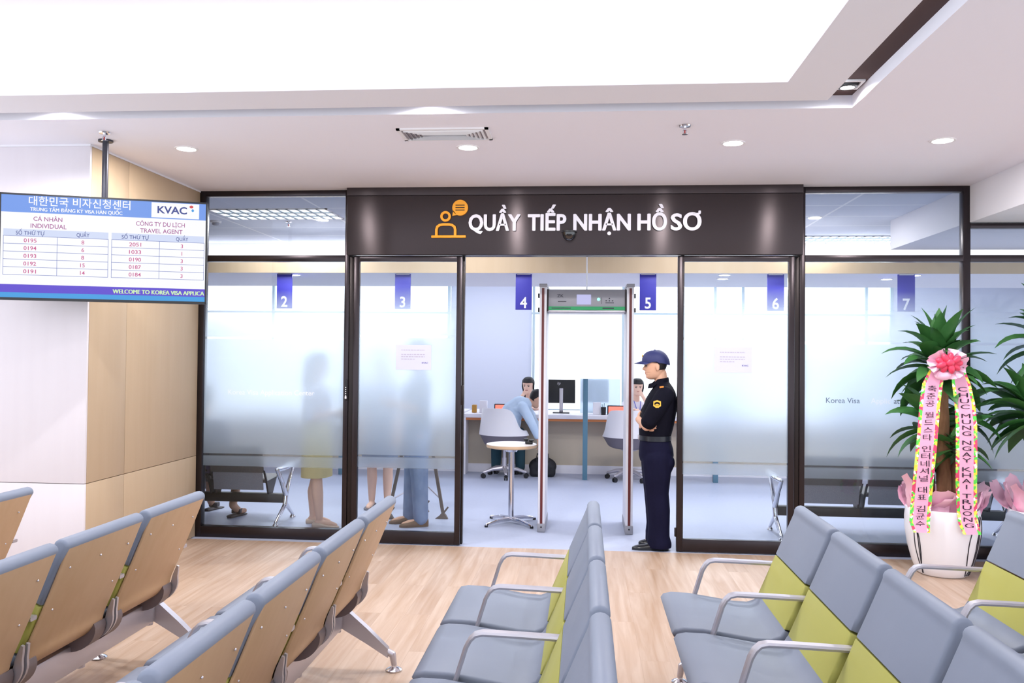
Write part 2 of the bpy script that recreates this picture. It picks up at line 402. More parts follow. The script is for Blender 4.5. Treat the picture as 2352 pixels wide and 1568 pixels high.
b = MB(); b.box(-6.7, -6.6, 6.95, 13.4, 0, 3.0); struct(b.build('wall_left', M_white))
b = MB(); b.box(6.6, 6.7, 6.95, 13.4, 0, 3.0); struct(b.build('wall_right', M_white))
M_wall_off = mat('office_wall_paint', (228, 232, 248), .8)
WIN = [(-6.2, -2.1), (-.82, 4.65)]
b = MB(); b.box(-6.6, 6.6, 13.2, 13.4, 0, .70); b.box(-6.6, 6.6, 13.2, 13.4, 2.69, ZC)
for x0, x1 in ((-6.6, -6.2), (-2.1, -.82), (4.65, 6.6)): b.box(x0, x1, 13.2, 13.4, .70, 2.69)
struct(b.build('wall_back', M_wall_off))
M_sky_glass = mat('daylit_blind', (248, 252, 255), .6, emit=1.05)
M_mull = mat('window_mullion', (200, 218, 226), .5)
for k, (x0, x1) in enumerate(WIN):
    b = MB(); n = 2 if k == 0 else 4
    xs = [x0+.03, -4.98, x1-.03] if k == 0 else [x0+.03, .60, 2.0, 2.42, 4.25, x1-.03]
    for x in xs: b.box(x-.02, x+.02, 13.17, 13.22, .70, 2.69)
    b.box(x0, x1, 13.175, 13.22, 2.195, 2.225); b.box(x0, x1, 13.16, 13.24, .68, .72); b.box(x0, x1, 13.17, 13.22, 2.66, 2.69)
    w = struct(b.build('window_%d' % (4+k), M_mull))
    b = MB(); b.box(x0, x1, 13.23, 13.25, .72, 2.69); b.build('daylit_pane', M_sky_glass, w)

# ------------------------------------------------------------------ light fittings
M_spring = mat('fixture_white', (238, 236, 238), .5)
def downlight(loc, label, group, power=16, r=.058):
    t = thing('downlight', label, 'ceiling light', loc, 0, group)
    b = MB(); b.lathe([(r, -.001), (r+.004, -.006), (r+.016, -.006), (r+.018, 0)], n=28, cap0=False, cap1=False); b.build('trim_ring', M_spring, t)
    b = MB(); b.lathe([(r, -.0035), (r*.99, -.002)], n=28); b.build('lens', M_light, t)
    area_light('downlight_beam', (0, 0, -.008), 2*r, 2*r, power, (1, .97, .95), True, parent=t, shape='DISK')
    return t
for (x, y), s in zip([(-2.667, 5.43), (-.772, 5.481), (.932, 5.447), (2.211, 5.442)],
                     ['round ceiling downlight beside the screen pole', 'round ceiling downlight just past the slatted air vent', 'round ceiling downlight beyond the sprinkler, over the standing guard', 'round ceiling downlight above the potted plant with ribbons']):
    downlight((x, y, ZC), s, 'downlights in the waiting hall ceiling')
for (x, y, z), s in zip([(-3.1, 8.82, 2.391), (1.42, 8.76, 2.391), (1.47, 9.18, 2.391), (3.30, 8.78, 2.391), (3.17, 9.2, 2.391), (2.22, 8.377, ZC), (-2.70, 8.345, ZC)],
                        ['small downlight in the soffit beside the hanging sign 2', 'front one of two downlights in the soffit between signs 5 and 6', 'rear one of two downlights in the soffit between signs 5 and 6',
                         'front one of two soffit downlights beside hanging sign 7', 'rear one of two soffit downlights beside hanging sign 7',
                         'small downlight in the tiled office ceiling beside the bulkhead', 'small downlight at the edge of the louvred office light']):
    downlight((x, y, z), s, 'small downlights in the office', 9, .05)
def groove_spot(loc, label):
    t = thing('recessed_spotlight', label, 'spotlight', loc, 0, 'square spotlights in the ceiling groove')
    b = MB()
    for x0, x1, y0, y1 in ((-.07, .07, -.07, -.055), (-.07, .07, .055, .07), (-.07, -.055, -.055, .055), (.055, .07, -.055, .055)): b.box(x0, x1, y0, y1, -.012, 0, .002)
    b.build('trim_frame', M_spring, t)
    b = MB(); b.lathe([(.052, -.004), (.05, -.02), (.036, -.024), (.034, -.012)], n=24, cap0=True, cap1=False); b.build('swivel_ring', M_black, t)
    b = MB(); b.lathe([(.034, -.012), (.033, -.02)], n=20); b.build('lens', M_light, t)
    l = bpy.data.lights.new('spotlight_beam', 'SPOT'); l.energy = 55; l.spot_size = 2.95; l.spot_blend = .7; l.shadow_soft_size = .02
    o = bpy.data.objects.new('spotlight_beam', l); COL.objects.link(o); o.parent = t; o.location = (0, 0, -.03)
    return t
groove_spot((1.355, 4.51, 2.982), 'square recessed spotlight at the corner of the ceiling groove')
groove_spot((-.877, 4.63, 2.982), 'square recessed spotlight hidden in the groove, lighting the edge ahead of the air vent')
groove_spot((-3.084, 4.63, 2.982), 'square recessed spotlight hidden in the groove, lighting the edge above the hanging screen')
def troffer(x0, x1, y0, y1, label):
    t = thing('louvre_light', label, 'ceiling light', ((x0+x1)/2, (y0+y1)/2, ZC), 0, 'louvred fluorescent lights in the office ceiling'); w, d = (x1-x0)/2, (y1-y0)/2
    b = MB()
    for q in ((-w, w, -d, -d+.02), (-w, w, d-.02, d), (-w, -w+.02, -d, d), (w-.02, w, -d, d)): b.box(q[0], q[1], q[2], q[3], -.012, 0)
    b.build('frame', M_spring, t)
    b = MB()
    for i in range(1, 12): x = -w+2*w*i/12; b.box(x-.012, x+.012, -d, d, -.013, -.006)
    for j in (1, 2): y = -d+2*d*j/3; b.box(-w, w, y-.018, y+.018, -.014, -.006)
    b.build('louvre', mat('louvre_grey', (150, 166, 178), .5), t)
    b = MB(); b.box(-w+.02, w-.02, -d+.02, d-.02, -.005, -.002); b.build('diffuser', mat('troffer_glow', (250, 252, 255), .5, emit=1.7), t)
    area_light('louvre_glow', (0, 0, -.02), 2*w-.05, 2*d-.05, 18 if y1 < 8.6 else 1.5, (.95, .98, 1), True, parent=t)
troffer(-3.58, -2.42, 7.727, 8.31, 'louvred ceiling light seen through the clear pane above sign 2')
troffer(2.44, 3.55, 9.63, 10.18, 'louvred ceiling light beside the bulkhead, seen over the soffit')

# air vent
t = thing('air_vent', 'white slatted air vent in the ceiling ahead of the sign', 'air vent', (-.865, 5.135, ZC))
b = MB(); hx, hy = .28, .135
for q in ((-hx, hx, -hy, -hy+.022), (-hx, hx, hy-.022, hy), (-hx, -hx+.022, -hy, hy), (hx-.022, hx, -hy, hy)): b.box(q[0], q[1], q[2], q[3], -.010, 0)
b.build('frame', M_spring, t)
b = MB()
for k in range(5):
    i = .03+k*.02; x, y = hx-i*1.25, hy-i*.95
    for s in (-1, 1):
        b.ring_loft([[(-x, s*y, -.004), (x, s*y, -.004), (x, s*(y-.007), -.016), (-x, s*(y-.007), -.016)], [(-x, s*y, -.002), (x, s*y, -.002), (x, s*(y-.007), -.014), (-x, s*(y-.007), -.014)]])
        b.ring_loft([[(s*x, -y, -.004), (s*x, y, -.004), (s*(x-.01), y, -.016), (s*(x-.01), -y, -.016)], [(s*x, -y, -.002), (s*x, y, -.002), (s*(x-.01), y, -.014), (s*(x-.01), -y, -.014)]])
b.build('slats', M_spring, t)
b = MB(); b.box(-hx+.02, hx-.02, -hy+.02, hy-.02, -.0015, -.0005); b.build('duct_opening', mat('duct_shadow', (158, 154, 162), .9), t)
def sprinkler(loc, label):
    t = thing('sprinkler_head', label, 'sprinkler', loc, 0, 'sprinkler heads on the ceilings')
    b = MB(); b.lathe([(.036, -.001), (.032, -.009), (.012, -.011)], n=24); b.build('escutcheon', M_chrome, t)
    b = MB(); b.cyl((0, 0, -.01), (0, 0, -.03), .009); b.cyl((-.011, 0, -.028), (-.007, 0, -.05), .003, n=8); b.cyl((.011, 0, -.028), (.007, 0, -.05), .003, n=8); b.lathe([(.004, -.05), (.018, -.052), (.017, -.054)], n=18); b.build('deflector', M_chrome, t)
    b = MB(); b.capsule((0, 0, -.03), (0, 0, -.048), .0035, .0035); b.build('glass_bulb', mat('red_bulb', (190, 40, 40), .2), t)
sprinkler((.58, 5.022, ZC), 'chrome sprinkler head on the hall ceiling between two downlights')
sprinkler((-2.987, 5.0, ZC), 'chrome sprinkler head close above the screen pole')
sprinkler((-3.062, 8.5, ZC), 'small sprinkler head in the office ceiling behind the clear pane')
t = thing('smoke_detector', 'small round smoke detector on the office ceiling above sign 2', 'smoke detector', (-3.82, 8.45, ZC))
b = MB(); b.lathe([(.055, 0), (.055, -.018), (.045, -.02)], n=24); b.build('base', M_spring, t)
b = MB(); b.lathe([(.04, -.02), (.036, -.04), (.02, -.046)], n=24); b.build('sensor_cap', M_fixture_grey, t)

# ------------------------------------------------------------------ waiting benches (rows run away from the camera, seats face -x)
PITCHS, SW = .585, .540
FRONT = [(-.64, .405), (-.648, .42), (-.635, .438), (-.60, .446), (-.52, .444), (-.42, .430), (-.32, .415), (-.25, .412), (-.215, .425), (-.198, .45)]
def line_pt(t): return (-.198+(.198-.034)*t, .45+(.835-.45)*t)      # front face of the back pads, t 0..1
def off(p, d): return (p[0]+d*.92, p[1]-d*.39)                      # towards the rear, normal to the back
def pad(name, prof, m, par, y, bev=.012, w=SW, screws=False):
    """extrude a side profile along y with softened ends"""
    n = len(prof); cx = sum(p[0] for p in prof)/n; cz = sum(p[1] for p in prof)/n
    def inset(d):
        out = []
        for i in range(n):
            a, p, c = V((*prof[i-1], 0)), V((*prof[i], 0)), V((*prof[(i+1) % n], 0))
            e1, e2 = (p-a).normalized(), (c-p).normalized(); nn = V((-(e1.y+e2.y), e1.x+e2.x, 0))
            nn = nn.normalized() if nn.length > 1e-5 else V((0, 0, 0))
            out.append((p.x+nn.x*d*sgn, p.y+nn.y*d*sgn))
        return out
    ar = sum(prof[i-1][0]*prof[i][1]-prof[i][0]*prof[i-1][1] for i in range(n)); sgn = 1 if ar > 0 else -1
    b = MB(); R = []
    for yy, d in ((-w/2, bev), (-w/2+bev*.3, bev*.3), (-w/2+bev, 0), (w/2-bev, 0), (w/2-bev*.3, bev*.3), (w/2, bev)):
        R.append([(x, y+yy, z) for x, z in inset(d)])
    b.ring_loft(R)
    if screws:
        b.mi = 1
        for yy, q in ((-.2, .83), (.2, .83), (0, .83), (-.2, .42), (.2, .42)):
            p = off(line_pt(q), TH+.0125); p2 = off(line_pt(q), TH+.0165); b.cyl((p[0], y+yy, p[1]), (p2[0], y+yy, p2[1]), .0045, .003, n=8)
    return b.build(name, m, par, angle=50)
TH = .044
up_prof = [line_pt(.49)]+[line_pt(t) for t in (.6, .8, .95)]
cx_, cz_ = -.006, .838
for k in range(9):
    a = math.radians(190-k*25); up_prof.append((cx_+.030*math.cos(a), cz_+.027*math.sin(a)))
up_prof += [off(line_pt(.86), TH), off(line_pt(.6), TH), off(line_pt(.49), TH)]
lo_prof = [line_pt(0), line_pt(.15), line_pt(.3), line_pt(.475), off(line_pt(.475), TH), off(line_pt(.2), TH), off(line_pt(0.02), TH*.9)]
seat_prof = FRONT+[(-.165, .43), (-.19, .395), (-.25, .368), (-.35, .368), (-.45, .38), (-.58, .388)]
shell_k = [off(line_pt(1.04), TH-.002), off(line_pt(.6), TH+.002), off(line_pt(.3), TH+.002), off(line_pt(.06), TH+.001), (-.162, .405), (-.195, .372), (-.25, .352), (-.33, .350), (-.45, .364), (-.58, .374)]
def spline(P, m=4):
    out = []
    for i in range(len(P)-1):
        p0, p1, p2, p3 = P[max(i-1, 0)], P[i], P[i+1], P[min(i+2, len(P)-1)]
        for k in range(m):
            t = k/m; out.append(tuple(.5*(2*p1[j]+(p2[j]-p0[j])*t+(2*p0[j]-5*p1[j]+4*p2[j]-p3[j])*t*t+(3*p1[j]-p0[j]-3*p2[j]+p3[j])*t**3) for j in (0, 1)))
    return out+[P[-1]]
shell_c = spline(shell_k)
def thick(curve, t):
    out = []
    for i, p in enumerate(curve):
        a = V((*curve[max(i-1, 0)], 0)); c = V((*curve[min(i+1, len(curve)-1)], 0)); d = (c-a).normalized(); out.append((p[0]-d.y*t, p[1]+d.x*t))
    return out
shell_prof = shell_c+[(p[0], p[1]) for p in thick(shell_c, -.011)[::-1]]
if True:
    # make sure the thickness goes outwards (rear/below)
    t_ = thick(shell_c, -.011)
    if t_[2][0] < shell_c[2][0]: t_ = thick(shell_c, .011)
    shell_prof = shell_c+t_[::-1]
outer = t_
ARM_SECT = [(-.016, -.008), (.016, -.008), (.019, 0), (.016, .008), (-.016, .008), (-.019, 0)]
def bench(label, loc, n=5, skip=()):
    t = thing('waiting_bench', label, 'waiting bench', loc, 0, 'rows of beam seats in the waiting hall')
    for k in range(n):
        y = -PITCHS*(k+.5)
        pad('seat_cushion', seat_prof, M_grey_pad, t, y)
        o = pad('upper_back_cushion', up_prof, M_grey_pad, t, y); o['label'] = 'grey-blue upper back cushion'
        o = pad('lower_back_cushion', lo_prof, M_green_pad, t, y); o['label'] = 'olive green lower back cushion'
        s = pad('back_shell', shell_prof, [M_shell, M_alu], t, y, .003, SW-.03, True); s['label'] = 'beech plywood back shell'
    for k in range(n+1):
        y = -PITCHS*k+(-.008 if k == 0 else .008 if k == n else 0)
        b = MB(); zz = [(-.085, .585), (-.30, .592), (-.395, .594), (-.42, .588), (-.437, .572), (-.452, .545), (-.487, .43), (-.492, .39), (-.47, .365), (-.40, .352)]
        b.sweep([(x, y, z) for x, z in zz], ARM_SECT, side=(0, 1, 0)); b.build('armrest', M_alu, t)
        for s in (-1, 1):
            if (k == 0 and s > 0) or (k == n and s < 0): continue
            b = MB(); c = outer[10:31]; m = len(c)-1
            def belly(w0, w1, pw): return [(p[0]+nx*(w0+w1*math.sin(PI*min(1, i/m))**pw), p[1]+nz*(w0+w1*math.sin(PI*min(1, i/m))**pw)) for i, (p, (nx, nz)) in enumerate(zip(c, NR))]
            NR = [(q[0]-p[0], q[1]-p[1]) for p, q in zip(c, thick(c, 1))]
            yb = y+s*.014
            b.prism(c+belly(.010, .032, .7)[::-1], 'xz', yb-.006, yb+.006); b.build('side_bracket', M_alu, t)
            b = MB(); c = outer[15:33]; m = len(c)-1; NR = [(q[0]-p[0], q[1]-p[1]) for p, q in zip(c, thick(c, 1))]
            y0 = y+s*.026; y1 = y+s*.105
            b.prism([(p[0]-nx*0, p[1]) for p, (nx, nz) in zip(c, NR)]+belly(.003, .048, .8)[::-1], 'xz', min(y0, y1), max(y0, y1)); b.build('corner_bracket', M_bracket, t)
        b = MB(); b.cyl((-.27, y, .19), (-.27, y, .35), .022, n=16); b.build('post', M_alu, t)
    b = MB(); b.box(-.295, -.245, -PITCHS*n-.03, .03, .20, .315, .008); b.build('beam', M_alu, t)
    for y in (.03, -PITCHS*n-.0):
        for s in (1, -1):
            b = MB(); xa, xb = -.27+s*.02, -.27+s*.27
            b.ring_loft([[(xa, y-.02, .20), (xa, y+.02, .20), (xa, y+.02, .31), (xa, y-.02, .31)], [((xa+xb)/2, y-.02, .13), ((xa+xb)/2, y+.02, .13), ((xa+xb)/2, y+.02, .205), ((xa+xb)/2, y-.02, .205)],
                         [(xb-s*.02, y-.017, .065), (xb-s*.02, y+.017, .065), (xb-s*.02, y+.017, .108), (xb-s*.02, y-.017, .108)]])
            b.chain([(xb-s*.03, y, .092), (xb, y, .078), (xb+s*.008, y, .03)], [.017, .017, .014], 12)
            lg = b.build('leg', M_alu, t, angle=50)
            b = MB(); b.lathe([(.038, 0), (.04, .006), (.03, .013), (.014, .02), (.012, .035)], (xb+s*.008, y, 0), 24); b.build('foot', M_chrome, lg)
    return t
Y0B = 4.075
B0 = bench('bench row nearest the hanging screen, mostly cut off by the picture edge', (-2.78, Y0B, 0))
for x, lb in ((-1.885, 'bench row seen from behind whose far end stands in front of the seated office bench'), (-.925, 'bench row seen from behind, beech shells in front of the first sliding door'),
              (.055, 'bench row seen edge-on in the middle, in front of the detector gate'), (1.015, 'bench row with grey and green seats in front of the second sliding door'), (1.955, 'bench row beside the potted plants, only its far seats in view')):
    dup(B0, (x, Y0B, 0), 0, lb)

# ------------------------------------------------------------------ sign over the entrance
M_sign_white = mat('white_sign_letters', (238, 236, 246), .5); M_sign_orange = mat('orange_sign', (247, 166, 26), .5)
t = thing('entrance_sign', 'raised white letters and orange pictogram over the entrance', 'sign', (0, 6.782, 0))
b = MB()
for s, x0, x1 in (('QUẦY', -.938, -.522), ('TIẾP', -.458, -.155), ('NHẬN', -.092, .358), ('HỒ', .416, .642), ('SƠ', .678, .912)):
    for q, (ax, az) in enumerate(((-.004, 0), (.004, 0), (0, -.0025), (0, .0025))): b.text(s, (x0+ax, -.016-.0002*q, 2.557+az), (1, 0, 0), (0, 0, 1), .131, 'L', .012, depth=0, width=x1-x0)
    b.text(s, (x0, 0, 2.557), (1, 0, 0), (0, 0, 1), .131, 'L', .012, depth=.015, width=x1-x0)
b.build('lettering', M_sign_white, t)
b = MB()
b.box(-1.247, -.963, -.016, 0, 2.498, 2.518, .004)
R_o, R_i = [], []
arch = [(-1.205, 2.515), (-1.205, 2.565), (-1.198, 2.588), (-1.18, 2.601), (-1.155, 2.606), (-1.10, 2.606), (-1.076, 2.601), (-1.058, 2.588), (-1.051, 2.565), (-1.051, 2.515)]
b.sweep([(x, -.008, z) for x, z in arch], [(-.010, -.008), (.010, -.008), (.010, .008), (-.010, .008)], up=(0, 1, 0))
n = 32
b.ring_loft([[(-1.131+r*math.cos(2*PI*i/n), y, 2.672+r*math.sin(2*PI*i/n)) for i in range(n)] for r, y in ((.043, 0), (.043, -.016), (.024, -.016), (.024, 0))], False, False)
b.ring_loft([[(-1.012+.064*math.cos(2*PI*i/n), y, 2.742+.064*math.sin(2*PI*i/n)) for i in range(n)] for y in (0, -.016)])
b.prism([(-1.068, 2.72), (-1.04, 2.683), (-1.075, 2.676)], 'xz', -.016, 0)
b.mi = 1
for z in (2.722, 2.742, 2.762): b.box(-1.05, -.975, -.0175, -.0165, z-.0035, z+.0035)
b.build('pictogram', [M_sign_orange, M_bronze_dark], t)
t = thing('dome_camera', 'small black dome camera under the entrance lettering', 'camera', (-.127, 6.78, 2.53))
b = MB(); b.lathe([(.063, 0), (.063, -.012), (.060, -.014)], (0, -.062, .012), 28); b.box(-.03, .03, -.03, 0, -.004, .014); b.build('mount', M_black, t)
b = MB(); b.lathe([(.058*math.cos(a), -.066*math.sin(a)) for a in [PI/2*k/8 for k in range(8)]]+[(.003, -.066)], (0, -.062, -.002), 28); b.build('dome', mat('smoked_dome', (14, 14, 20), .08, coat=1), t)
b = MB(); b.box(-1.975, -1.958, 6.862, 6.877, 1.16, 1.335, .002); b.mi = 1
for k in range(5): b.cyl((-1.9665, 6.8625, 1.27-k*.017), (-1.9665, 6.8605, 1.27-k*.017), .005, n=10)
b.box(-1.974, -1.959, 6.8605, 6.8625, 1.177, 1.197)
tag(b.build('access_reader', [M_black, M_white_pl]), 'slim black access reader on the post beside the first sliding door', 'access reader')
for nm, x0, z0, lb in (('a', -1.541, 1.423, 'white notice sheet taped to the first sliding door, by the jeans-wearer'), ('b', 1.03, 1.428, 'white notice sheet taped to the second sliding door, behind the guard')):
    t = thing('notice_sheet', lb, 'notice', (x0, 6.831, z0), 0, 'notice sheets on the sliding doors')
    b = MB(); b.mi = 1; rr = random.Random(3)
    for z, x1 in ((.158, .24), (.122, .24), (.104, .24), (.084, .16)):
        x = .045
        while x < x1: w = rr.uniform(.008, .024); b.box(x, min(x+w, x1), -.0008, -.0003, z, z+.007); x += w+.005
    b.mi = 2; b.text('KVAC', (.268, -.0008, .052), (1, 0, 0), (0, 0, 1), .012, 'R', .02, 1.2); b.mi = 0; b.box(0, .295, 0, .0012, 0, .203); b.build('printed_sheet', [mat('paper', (202, 204, 226), .8), mat('faint_print', (178, 172, 194), .8), mat('logo_purple', (80, 70, 150), .7)], t)

# ------------------------------------------------------------------ hanging screen
TVL, TVR = V((-3.6, 4.905, 0)), V((-2.455, 5.305, 0))
c = (TVL+TVR)/2; WTV = (TVR-TVL).length; rz = math.atan2(TVR.y-TVL.y, TVR.x-TVL.x); ZT, ZB = 2.525, 1.862
t = thing('display_screen', 'flat queue display screen hanging from a ceiling pole beside the clad column', 'screen', (c.x, c.y, (ZT+ZB)/2), rz)
hw, hh = WTV/2, (ZT-ZB)/2
b = MB(); b.box(-hw, hw, 0, .035, -hh, hh, .004); b.box(-hw*.5, hw*.5, .035, .06, -hh*.6, hh*.6, .006)
for x0, x1, z0, z1 in ((-hw, hw, -hh, -hh+.016), (-hw, hw, hh-.011, hh), (-hw, -hw+.010, -hh, hh), (hw-.010, hw, -hh, hh)): b.box(x0, x1, -.004, .0, z0, z1)
b.build('housing', M_black, t)
def EM(n, c, s=.95):
    m = mat(n, c, .3, emit=s*.74); bsdf(m).inputs['Base Color'].default_value = (.004, .004, .006, 1); return m
cols = [EM('screen_white', (250, 250, 255)), EM('screen_blue', (118, 164, 250), .8), EM('screen_lilac', (214, 224, 250), .9), EM('screen_line', (100, 124, 205), .7), EM('screen_purple', (92, 62, 220), .8),
        EM('screen_cyan', (52, 165, 240), .8), EM('screen_pink', (214, 66, 140), .8), EM('screen_magenta', (176, 76, 150), .8), EM('screen_navy', (52, 70, 160), .7), EM('screen_lime', (206, 240, 180), .95), EM('screen_red', (230, 70, 70), .8)]
sx0, sx1, sz0, sz1 = -hw+.01, hw-.01, -hh+.016, hh-.011
U = lambda u: sx0+(sx1-sx0)*u
Z = lambda v: sz1+(sz0-sz1)*v
b = MB()
def rect(u0, u1, v0, v1, mi, dy): b.mi = mi; b.quad((U(u0), dy, Z(v1)), (U(u1), dy, Z(v1)), (U(u1), dy, Z(v0)), (U(u0), dy, Z(v0)))
rect(0, 1, 0, 1, 0, -.001); rect(0, 1, 0, .168, 1, -.0014); rect(.723, .965, .006, .158, 0, -.0018); rect(0, 1, .872, .951, 4, -.0014); rect(0, 1, .951, 1, 5, -.0014)
Hs = sz1-sz0
def T(s, u, v1, h, mi, al='C', width=None, bold=0, xs=1): b.mi = mi; b.text(s, (U(u), -.0022, Z(v1)), (1, 0, 0), (0, 0, 1), h*Hs, al, bold, xs, width=width*(sx1-sx0) if width else None)
T('대한민국 비자신청센터', .128, .088, .072, 0, 'L', .49, .01); [T('TRUNG TÂM ĐĂNG KÝ VISA HÀN QUỐC', .135+q, .15, .036, 0, 'L', .443, 0) for q in (0, .0015)]
T('KVAC', .753, .112, .072, 8, 'L', .15, .025); b.mi = 10; b.ring_loft([[(U(.925)+.012*math.cos(a), -.002, Z(.035)+.009*math.sin(a)) for a in [2*PI*i/14 for i in range(14)]]], True, False)
b.mi = 5; b.ring_loft([[(U(.932)+.008*math.cos(a), -.002, Z(.072)+.009*math.sin(a)) for a in [2*PI*i/14 for i in range(14)]]], True, False)
T('CÁ NHÂN', .22, .246, .042, 7, 'C', .137, .008); T('INDIVIDUAL', .224, .316, .044, 7, 'C', .17, .008); T('CÔNG TY DU LỊCH', .77, .248, .044, 7, 'C', .245, .008); T('TRAVEL AGENT', .775, .317, .044, 7, 'C', .213, .008)
for u0, u1, um, c1, c2, rows in ((.012, .512, .265, .138, .389, [('0195', '8'), ('0194', '6'), ('0193', '8'), ('0192', '15'), ('0191', '14')]), (.528, .993, .765, .645, .88, [('2051', '3'), ('1033', '1'), ('0190', '3'), ('0187', '3'), ('0184', '3')])):
    rect(u0, u1, .332, .40, 2, -.0014); T('SỐ THỨ TỰ', c1, .387, .038, 8, 'C', .135, .008); T('QUẦY', c2, .387, .038, 8, 'C', .062, .008)
    for k in range(6): rect(u0, u1, .398+.0757*k, .402+.0757*k, 3, -.0016)
    for u in (u0, um, u1-.001): rect(u, u+.002, .40, .779, 3, -.0016)
    for k, (p, q) in enumerate(rows): T(p, c1, .459+.0757*k, .038, 6, 'C', .06, .01); T(q, c2, .459+.0757*k, .038, 6, 'C', None, .01)
[T('WELCOME TO KOREA VISA APPLICA', .537+q, .936, .042, 9, 'L', .458, 0) for q in (0, .0015, .003)]
b.build('screen_picture', cols, t, smooth='keep')
b = MB(); mp = Matrix.Rotation(-rz, 4, 'Z') @ V((-3.091-c.x, 5.19-c.y, 0)); zt = ZC-(ZT+ZB)/2
b.cyl((mp.x, mp.y, -.12), (mp.x, mp.y, zt), .019, n=20); b.cyl((mp.x, mp.y, zt-.012), (mp.x, mp.y, zt), .045, n=24); b.box(mp.x-.06, mp.x+.06, .055, mp.y+.01, -.10, -.03, .004); b.build('ceiling_pole', mat('pole_grey', (62, 62, 72), .4, .5), t)

# ------------------------------------------------------------------ hanging number signs
M_purple = mat('number_sign_blue', (66, 62, 172), .5)
def number_sign(x, d):
    t = thing('number_sign', 'blue-purple hanging counter sign with white number %s' % d, 'number sign', (x, 8.66, 2.391), 0, 'numbered counter signs under the soffit')
    MB().box(-.083, .083, -.006, .006, -.372, -.004, .002).build('board', M_purple, t)
    b = MB(); b.text(d, (0, -.0072, -.352), (1, 0, 0), (0, 0, 1), .112, 'C', .02, .92); b.build('number', M_sign_white, t)
    b = MB(); b.box(-.07, .07, -.009, .009, -.012, 0); b.build('hanger', M_alu, t)
for x, d in ((-3.153, '2'), (-1.888, '3'), (-.626, '4'), (.64, '5'), (1.908, '6'), (3.173, '7')): number_sign(x, d)

# ------------------------------------------------------------------ walk-through metal detector
M_det_white = mat('detector_white', (226, 226, 234), .4); M_det_grey = mat('detector_grey', (150, 150, 158), .45, .2); M_det_red = mat('detector_red_strip', (98, 30, 30), .4)
t = thing('metal_detector', 'white walk-through metal detector gate standing in the open entrance', 'metal detector', (.018, 7.72, 0))
y0, y1 = -.28, .27
for s in (-1, 1):
    xo, xi = s*.414, s*.352
    u = MB().box(xo, xi, y0, y1, .05, 2.16, .006).build('side_panel', M_det_white, t)
    b = MB(); xc = (xo+xi)/2; b.box(xc-.011, xc+.011, y0-.002, y0+.01, .075, 2.145); b.build('red_strip', M_det_red, u)
    b = MB(); b.box(xo-s*-.004, xi-s*.004, y0-.008, y1+.008, 0, .075, .006); b.build('foot', M_det_grey, u)
    b = MB(); b.cyl((xc, y0-.009, .045), (xc, y0-.006, .045), .008, n=12); b.build('foot_screw', M_black, u)
    b = MB(); b.box(xo+s*.004, xi-s*.004, y0-.006, y1+.006, 2.155, 2.185, .004); b.build('top_cap', M_det_grey, u)
    b = MB()
    for z in (2.08, 1.955): b.box(xo, xo+s*.016, y0+.02, y0+.06, z-.02, z+.02, .004)
    b.build('hinge_clip', M_black, u)
c = MB().box(-.352, .352, -.21, .21, 1.955, 2.14, .004).build('crossbar', M_det_grey, t)
b = MB(); b.box(-.35, -.338, -.214, .21, 1.945, 2.142); b.box(.338, .35, -.214, .21, 1.945, 2.142); b.build('end_plates', M_bronze_dark, c)
b = MB(); b.box(-.338, .338, -.2125, -.2095, 1.957, 1.988); b.build('green_strip', mat('green_strip', (40, 160, 100), .5), c)
b = MB(); b.box(-.345, .345, -.212, .212, 1.938, 1.955, .004); b.box(-.1, .1, -.214, -.21, 1.942, 1.952); b.build('bottom_rail', M_alu, c)
b = MB(); b.box(-.088, .038, -.2135, -.2105, 2.006, 2.094); b.build('control_display', EM('lcd_lavender', (205, 205, 255), .8), c)
b = MB(); b.cyl((.105, -.2102, 2.052), (.105, -.214, 2.052), .014, n=16); b.build('status_light', EM('green_led', (150, 255, 215), 1.6), c)
b = MB(); b.text('ZK', (-.262, -.2112, 2.07), (1, 0, 0), (0, 0, 1), .026, 'L', .01, 1.2)
for x0, x1, z in ((-.255, -.18, 2.028), (.165, .24, 2.018)): b.box(x0, x1, -.2115, -.2103, z, z+.007)
for x, z in ((.2, 2.06), (.172, 2.04), (.2, 2.04), (.228, 2.04)): b.box(x-.006, x+.006, -.2115, -.2103, z-.005, z+.005)
b.box(.132, .135, -.2115, -.2103, 2.012, 2.07)
b.box(-.31, -.14, -.2135, -.2123, 1.969, 1.977); b.box(.14, .24, -.2135, -.2123, 1.967, 1.979); b.build('markings', mat('marking_dark', (58, 58, 70), .6), c)
b = MB(); b.tube([(.02, 7.72, 2.14), (.018, 7.722, 2.4), (.016, 7.72, 2.7), (.016, 7.72, ZC)], .007); tag(b.build('power_cable', M_white_pl), 'thin white cable dropping from the ceiling to the detector gate', 'cable')

# ------------------------------------------------------------------ round table
M_table_top = mat('table_top_white', (236, 228, 224), .35); M_table_edge = mat('table_edge_beech', (218, 186, 152), .5)
def four_star(b, r, z0):
    for k in range(4):
        a = PI/4+k*PI/2+.0; d = V((math.cos(a), math.sin(a), 0)); b.chain([d*.01+V((0, 0, z0+.045)), d*r*.55+V((0, 0, z0+.04)), d*r+V((0, 0, z0+.018))], [.02, .017, .012], 10)
t = thing('round_table', 'small round pedestal table with chrome four-star base beside the detector', 'table', (-.662, 7.80, 0))
b = MB(); b.lathe([(.232, .726), (.232, .731), (.226, .733)], n=56); b.build('table_top', M_table_top, t)
b = MB(); b.lathe([(.20, .694), (.228, .70), (.2325, .706), (.2325, .726)], n=56); b.build('table_edge', M_table_edge, t, 'pale beech underside and edge')
b = MB(); b.cyl((0, 0, .05), (0, 0, .685), .027, n=24); b.cyl((0, 0, .66), (0, 0, .694), .05, .07, n=24); b.build('column', M_chrome, t)
b = MB(); four_star(b, .29, 0); b.build('base', M_chrome, t)
